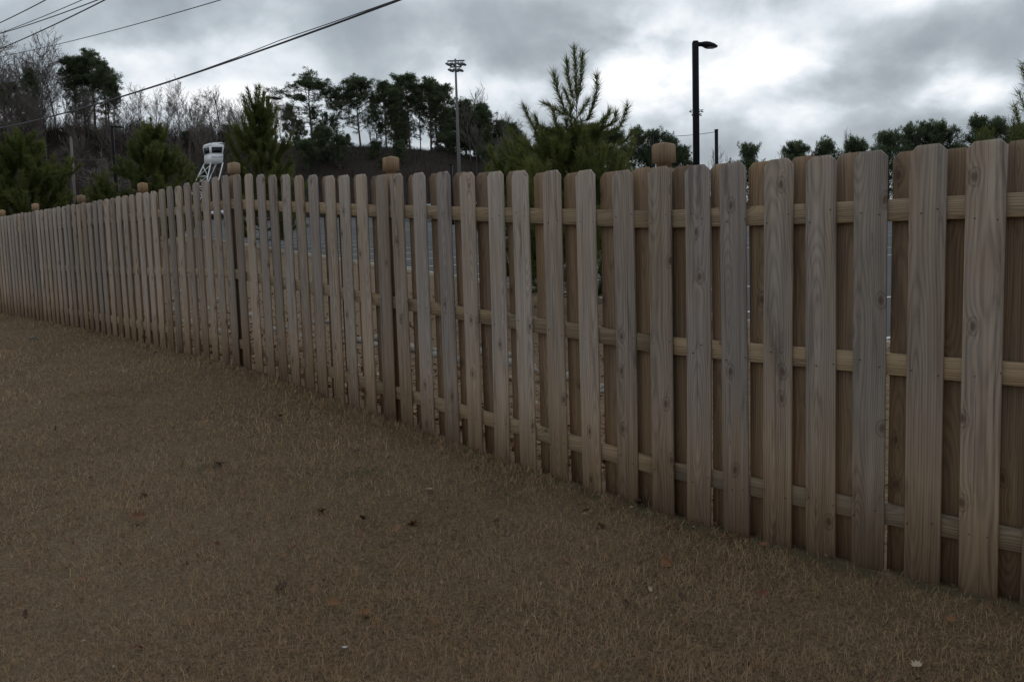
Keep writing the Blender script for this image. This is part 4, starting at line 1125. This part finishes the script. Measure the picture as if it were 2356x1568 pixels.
# brush covering the bank: uncountable stems
def brush():
    r = np.random.default_rng(9); n = 42000
    Y = np.where(r.uniform(0, 1, n) < .6, r.uniform(86, 118, n), r.uniform(106, 118.5, n)); px = r.uniform(-350, 1750, n); x = (px - CX) / F * Y
    z = ground_z(x, Y); h = r.gamma(2.2, .6, n) * (1 + .9 * (Y > 106)) * (.45 + .9 * np.abs(np.sin(x * .23 + np.sin(Y * .4)))) + .25
    h = np.minimum(h, np.where((px > 640) & (Y > 103), r.uniform(.3, .8, n), r.uniform(2.2, 3.6, n)))
    d = unit(np.stack([r.normal(0, .35, n), r.normal(0, .35, n), np.ones(n)], -1)); w = r.uniform(.03, .075, n)
    a = r.uniform(0, np.pi, n); sd = np.stack([np.cos(a), np.sin(a), 0 * a], -1) * w[:, None] / 2
    p = np.stack([x, Y, z - .1], -1)
    v = np.stack([p - sd, p + sd, p + d * h[:, None]], 1).reshape(-1, 3)
    tone = np.repeat(np.clip(r.normal(.45, .25, n), 0, 1), 3)
    tag(link('undergrowth', mesh('undergrowth', v, np.arange(3 * n).reshape(-1, 3), BRUSH, False, {'tone': tone})), 'dense brown leafless undergrowth covering the wooded bank', 'undergrowth', kind='stuff')
brush()

# ------------------------------------------------------------------ rocks and litter behind the fence
RM = []
for k in range(5):
    r = np.random.default_rng(200 + k)
    th = np.linspace(0, 2 * np.pi, 7, endpoint=False); rg = []
    for z, q in ((-.3, .7), (0, 1.0), (.3, .85), (.52, .45)):
        rad = q * r.uniform(.75, 1.2, 7); rg.append(np.stack([rad * np.cos(th), rad * .8 * np.sin(th), z + r.normal(0, .06, 7)], -1))
    RM.append(MB().rings(rg).mesh('rock', ROCK))
rr = np.random.default_rng(88)
for k in range(95):
    px = rr.uniform(370, 1400); py = np.interp(px, [370, 520, 760, 1340, 1400], [690, 735, 765, 880, 900]) + rr.normal(0, 14 if px > 560 else 26)
    d = ray(px, py)
    for y in np.arange(4.5, 40, .1):
        p = d * (y / d[1]); s_, w_ = sw(p[0], p[1])
        if w_ > .5 and p[2] + EYE <= ground_z(p[0], p[1]): break
    else: continue
    o = link('rock', RM[k % 5], None, (p[0], p[1], float(ground_z(p[0], p[1])) + .01), (rr.normal(0, .2), rr.normal(0, .2), rr.uniform(0, 6.28)))
    sc = rr.uniform(.05, .13) * (1.25 if px < 560 else 1); o.scale = (sc, sc, sc)
    tag(o, 'pale rock behind the pickets ' + ('left of the post beside the tower' if px < 540 else 'between the two posts in the middle' if px < 900 else 'right of the second post' if px < 1150 else 'below the big middle pine'), 'rock', 'pale rocks behind the fence')

# fallen leaves: mesh of a lobed dry leaf, slightly curled
def leaf_mesh(seed, curl):
    r = np.random.default_rng(seed)
    half = [(0, 0), (.07, .10), (.27, .18), (.19, .29), (.38, .45), (.25, .53), (.31, .74), (.14, .79), (0, 1.0)]
    out = [(-x * r.uniform(.8, 1.1), y) for x, y in half[1:-1]]
    v = []
    for (x, y) in half: v.append((x, y))
    for (x, y) in out: v.append((x, y))
    for y in (.2, .5, .75): v.append((0, y))
    v = np.array(v); z = curl * (v[:, 0] ** 2 * 2.2 + (v[:, 1] - .5) ** 2 * .9) + r.normal(0, .025, len(v))
    v3 = np.column_stack([v, z]); n = len(half); m = len(out); c0, c1, c2 = n + m, n + m + 1, n + m + 2
    rt = list(range(n)) + [c2, c1, c0]
    lf = [0, c0, c1, c2, n - 1] + list(range(n + m - 1, n - 1, -1))
    f = np.array([rt, lf])
    me = mesh('leaf', v3, f, None); return me
LEAFM = {}
for nm, c in (('orange', (.19, .088, .038)), ('brown', (.20, .10, .05)), ('dark', (.07, .035, .022)), ('red', (.19, .075, .045)), ('pale', (.46, .36, .25)), ('white', (.50, .50, .48))):
    LEAFM[nm] = simple('dry_leaf_' + nm, c, .7, 0, .25, 30)
LM = {}
for nm in LEAFM:
    for k, cu in enumerate((.55, .9, 1.3)):
        me = leaf_mesh(hash(nm) % 50 + k if False else len(nm) * 7 + k, cu); me.materials.append(LEAFM[nm]); LM[nm, k] = me
def lawn_hit(px, py):
    d = ray(px, py)
    y = 1.0
    while y < 40:
        p = d * (y / d[1])
        if p[2] + EYE <= lawn_z(p[0], p[1]): break
        y += .02
    return np.array([p[0], p[1], float(lawn_z(p[0], p[1]))])
LV = [
 (323, 1147, 'pale', 1, .085, 'pale torn leaf beside a white scrap on the left lawn'),
 (335, 1201, 'brown', 2, .095, 'curled tan brown leaf below the pale torn leaf on the left lawn'),
 (490, 1075, 'dark', 1, .09, 'dark leaf clump left of the middle near a faint green weed'),
 (652, 963, 'dark', 1, .085, 'small dark leaf lying alone high on the lawn below the fence corner'),
 (237, 910, 'brown', 1, .08, 'small brown leaf high on the left lawn'),
 (130, 1000, 'dark', 1, .07, 'tiny dark leaf on the open left lawn'),
 (570, 1148, 'pale', 0, .06, 'tiny pale leaf between the white scrap and the green weeds'),
 (750, 1187, 'brown', 2, .085, 'twisted brown leaf on the middle lawn below the green weeds'),
 (828, 1207, 'dark', 1, .07, 'dark red brown leaf left of the bright orange leaf'),
 (965, 1210, 'orange', 1, .085, 'bright orange upright leaf on the middle lawn'),
 (982, 1140, 'pale', 1, .07, 'pale leaf above the bright orange leaf'),
 (908, 1236, 'brown', 1, .06, 'brown leaf low left of the bright orange leaf'),
 (1048, 1235, 'orange', 0, .055, 'small dull orange leaf right of the bright orange leaf'),
 (683, 1263, 'red', 1, .055, 'small dark red leaf above a yellow orange one'),
 (660, 1291, 'orange', 0, .05, 'small yellow orange leaf on the lower middle lawn'),
 (665, 1355, 'dark', 2, .075, 'large dark crumpled leaf on the lower lawn'),
 (722, 1383, 'brown', 0, .065, 'flat brown leaf right below the large dark crumpled leaf'),
 (785, 1405, 'orange', 1, .07, 'orange pointed leaf left of the flat orange leaf near the bottom'),
 (835, 1430, 'orange', 0, .07, 'flat bright orange leaf low in the middle of the lawn'),
 (895, 1322, 'brown', 0, .055, 'thin brown leaf right of the middle of the lower lawn'),
 (998, 1450, 'orange', 1, .045, 'small orange leaf fragment near the bottom right of the flat orange leaf'),
 (1135, 1217, 'dark', 1, .06, 'dark leaf halfway between the bright orange leaf and the fence'),
 (1370, 1220, 'dark', 1, .065, 'dark leaf on the lawn under the fence right of the middle'),
 (1435, 1392, 'dark', 1, .05, 'dark leaf scrap on the lower right lawn'),
 (1525, 1298, 'orange', 2, .075, 'curled orange brown leaf below the nearest fence post'),
 (1340, 1187, 'brown', 1, .055, 'brown leaf close to the fence right of the middle'),
 (1768, 1375, 'red', 1, .05, 'reddish leaf on the right lawn'),
 (1745, 1262, 'red', 1, .05, 'reddish leaf at the foot of the right pickets'),
 (2030, 1312, 'white', 1, .05, 'whitish scrap lying at the foot of the fence on the right'),
 (2200, 1443, 'orange', 1, .045, 'reddish orange leaf on the lawn near the right edge'),
 (1495, 1365, 'pale', 0, .04, 'small pale leaf on the lower right lawn'),
 (1560, 1378, 'dark', 1, .04, 'tiny dark leaf beside the small pale leaf on the right lawn'),
 (1290, 1297, 'brown', 1, .05, 'brown leaf on the lawn below the middle pine'),
 (795, 1505, 'white', 1, .045, 'whitish crumpled scrap near the bottom edge'),
 (375, 1162, 'white', 1, .05, 'bright white scrap on the left lawn'),
 (833, 1044, 'white', 1, .10, 'white plastic scrap above the green weeds'),
 (65, 785, 'white', 0, .16, 'pale scrap on the far left lawn near the fence'),
 (1487, 1166, 'dark', 2, .085, 'black crumpled leaf at the fence foot below the nearest post'),
 (2115, 1540, 'pale', 1, .06, 'pale straw tuft near the bottom right corner'),
 (200, 1345, 'brown', 1, .045, 'small brown leaf on the lower left lawn'),
 (60, 1418, 'dark', 1, .05, 'dark leaf near the lower left corner'),
 (1185, 1330, 'brown', 0, .04, 'small brown leaf on the lower middle lawn right of the orange ones'),
]
rl_ = np.random.default_rng(4)
for px, py, c, k, sz, lab in LV:
    p = lawn_hit(px, py)
    o = link('fallen_leaf' if c != 'white' else 'litter_scrap', LM[c, k], None, p + [0, 0, .022], (rl_.normal(0, .45), rl_.normal(0, .45), rl_.uniform(0, 6.28)))
    sz *= .8 if c != 'white' else .7; o.scale = (sz * 1.1, sz * 1.1, sz)
    tag(o, lab, 'leaf' if c != 'white' else 'litter', 'fallen leaves on the lawn' if c != 'white' else 'pale scraps on the lawn')

# tiny leaf fragments nobody could count, on the lawn and behind the fence
LITTER = leafy('leaf_fragments', [(0, (.055, .03, .02)), (.35, (.14, .06, .035)), (.6, (.21, .105, .05)), (.85, (.31, .2, .11)), (1, (.42, .34, .24))], .8, .1)
def fragments(name, n, back, label):
    r = np.random.default_rng(41 + back)
    if back:
        s = r.uniform(-4, 14, n); w = np.exp(r.uniform(np.log(.12), np.log(7), n))
        x, y = FM[0] + FD[0] * s + FN[0] * w, FM[1] + FD[1] * s + FN[1] * w; z = ground_z(x, y) + .012; sz = r.uniform(.018, .05, n)
    else:
        rad = np.exp(r.uniform(np.log(2.3), np.log(13), n)); an = r.uniform(-.75, .75, n); x, y = rad * np.sin(an), rad * np.cos(an)
        s, w = sw(x, y); ok = w < -.02; x, y, s, w = x[ok], y[ok], s[ok], w[ok]; n = len(x)
        near = r.uniform(0, 1, n) < .25                                   # some gather at the fence foot
        w2 = np.where(near, -r.exponential(.12, n) - .02, w); x, y = FM[0] + FD[0] * s + FN[0] * w2, FM[1] + FD[1] * s + FN[1] * w2
        z = lawn_z(x, y) + r.uniform(.010, .026, n); sz = r.uniform(.005, .010, n) * (1 + .12 * np.hypot(x, y))
    a = r.uniform(0, 6.28, n); t1 = r.normal(0, .4, n); t2 = r.normal(0, .4, n)
    u = np.stack([np.cos(a), np.sin(a), t1], -1) * sz[:, None]; v_ = np.stack([-np.sin(a), np.cos(a), t2], -1) * (sz * r.uniform(.3, .8, n))[:, None]
    c = np.stack([x, y, z], -1); k = np.stack([0 * sz, 0 * sz, sz * r.uniform(0, .5, n)], -1)
    v = np.stack([c - u, c + v_ * .9 + k, c + u, c - v_ + k], 1).reshape(-1, 3)
    f = np.arange(4 * n).reshape(-1, 4)
    tone = np.repeat(np.clip(r.beta(1.6, 2.0, n) if not back else r.beta(2.2, 1.6, n), 0, 1), 4)
    tag(link(name, mesh(name, v, f, LITTER, False, {'tone': tone})), label, 'leaf litter', kind='stuff')
fragments('leaf_litter', 1700, 0, 'tiny brown leaf fragments scattered over the lawn')
fragments('leaf_litter', 9000, 1, 'dry leaf litter on the soil behind the fence')

# green weeds in the lawn
def weed(px, py, n, sp, label, seed):
    r = np.random.default_rng(seed); c = lawn_hit(px, py); v = []; f = []; tone = []
    for i in range(n):
        x, y = r.normal(0, sp * 1.5), r.normal(0, sp); z = float(lawn_z(c[0] + x, c[1] + y)) - c[2] + .02
        for j in range(4):
            a = r.uniform(0, 6.28); L_ = r.uniform(.010, .020); d = np.array([np.cos(a), np.sin(a), r.uniform(.3, .9)]); s_ = np.array([-np.sin(a), np.cos(a), 0]) * L_ * .35
            b = len(v); p = np.array([x, y, z])
            v += [p, p + d * L_ * .5 + s_, p + d * L_, p + d * L_ * .5 - s_]; f.append((b, b + 1, b + 2, b + 3)); tone += [r.uniform(0, 1)] * 4
    tag(link('weed_patch', mesh('weed_patch', np.array(v), np.array(f), WEED, False, {'tone': tone}), None, c), label, 'weed', 'green weeds in the lawn', 'stuff')
weed(838, 1097, 30, .09, 'greenest low weed patch in the brown lawn below the fence', 1)
weed(462, 1078, 14, .09, 'faint green weeds left beside dark leaves', 2)
weed(1158, 1145, 14, .07, 'faint green weeds close to the fence foot in the middle', 3)

# dormant grass blades
def grass():
    r = np.random.default_rng(12)
    n = 520000
    rad = np.exp(r.uniform(np.log(1.7), np.log(24), n)); an = r.uniform(-.82, .86, n)
    x = rad * np.sin(an); y = rad * np.cos(an)
    s, w = sw(x, y); ok = (w < -.005)
    # thinner right at the fence foot on the right, where soil and moss show
    thin = np.exp(-((w + .06) / .10) ** 2) * np.clip((-s - 1.2) / 1.5, 0, 1)
    clump = .5 + .5 * np.sin(x * 9 + 2 * np.sin(y * 7)) * np.sin(y * 11 + 2 * np.sin(x * 6))
    ok &= (r.uniform(0, 1, n) > thin * .93) & (r.uniform(0, 1, n) < .62 + .38 * clump)
    x, y, rad, s, w, clump = x[ok], y[ok], rad[ok], s[ok], w[ok], clump[ok]; n = len(x)
    z = lawn_z(x, y)
    mot = sum(a * np.sin(f * (x * np.cos(g) + y * np.sin(g)) + p + 1.5 * np.sin(f * .6 * (y * np.cos(g) - x * np.sin(g)) + g)) for a, f, g, p in ((.5, 2.1, .3, 0), (.4, 4.3, 1.2, 1), (.35, 7.9, 2.2, 2), (.3, 15, .8, 3), (.25, 27, 2.9, 4)))
    big = np.sin(x * 1.7 + 1.2 * np.sin(y * 1.1)) * np.sin(y * 1.9 + x * .5)
    lip = np.exp(-((w + .12) / .14) ** 2) * np.clip((s + 2.6) / 1.0, 0, 1)
    h = r.gamma(5, .0056, n) * (1 + .2 * big + .2 * mot) * (1 + .45 * lip) + .008
    wd = .0019 * np.maximum(1, rad / 3.2) * r.uniform(.7, 1.4, n)
    a = r.uniform(0, 2 * np.pi, n); lean = r.uniform(.08, 1.15, n)
    d = np.stack([np.cos(a) * np.sin(lean), np.sin(a) * np.sin(lean), np.cos(lean)], -1)
    a2 = a + r.normal(0, .7, n); l2 = lean + r.uniform(.05, .6, n)
    d2 = np.stack([np.cos(a2) * np.sin(l2), np.sin(a2) * np.sin(l2), np.cos(l2)], -1)
    sd = np.stack([-np.sin(a), np.cos(a), r.normal(0, .3, n)], -1) * wd[:, None] / 2
    p = np.stack([x, y, z - .004], -1)
    mdp = p + d * (h * .55)[:, None]; tip = mdp + d2 * (h * .5)[:, None]
    tone = np.clip(r.normal(.46, .19, n) + .06 * big + .12 * mot * np.clip(.4 + rad * .12, .5, 1.2), 0, .97)
    tone = np.where(r.uniform(0, 1, n) < .006 + .02 * lip, 1.0, tone)
    v = np.stack([p - sd, p + sd, mdp + sd * .8, mdp - sd * .8, tip], 1).reshape(-1, 3)
    b = (np.arange(n) * 5)[:, None]
    q = b + np.array([[0, 1, 2, 3]]); t3 = b + np.array([[3, 2, 4]])
    me = mesh('lawn_grass', v, [q, t3], GRASS, False, {'tone': np.repeat(tone, 5)})
    tag(link('lawn_grass', me), 'short dormant brown grass covering the lawn', 'grass', kind='stuff')
grass()

print('TRIS', sum(sum(len(p.vertices) - 2 for p in m.polygons) if len(m.polygons) < 3000 else len(m.loops) - 2 * len(m.polygons) for m in bpy.data.meshes))
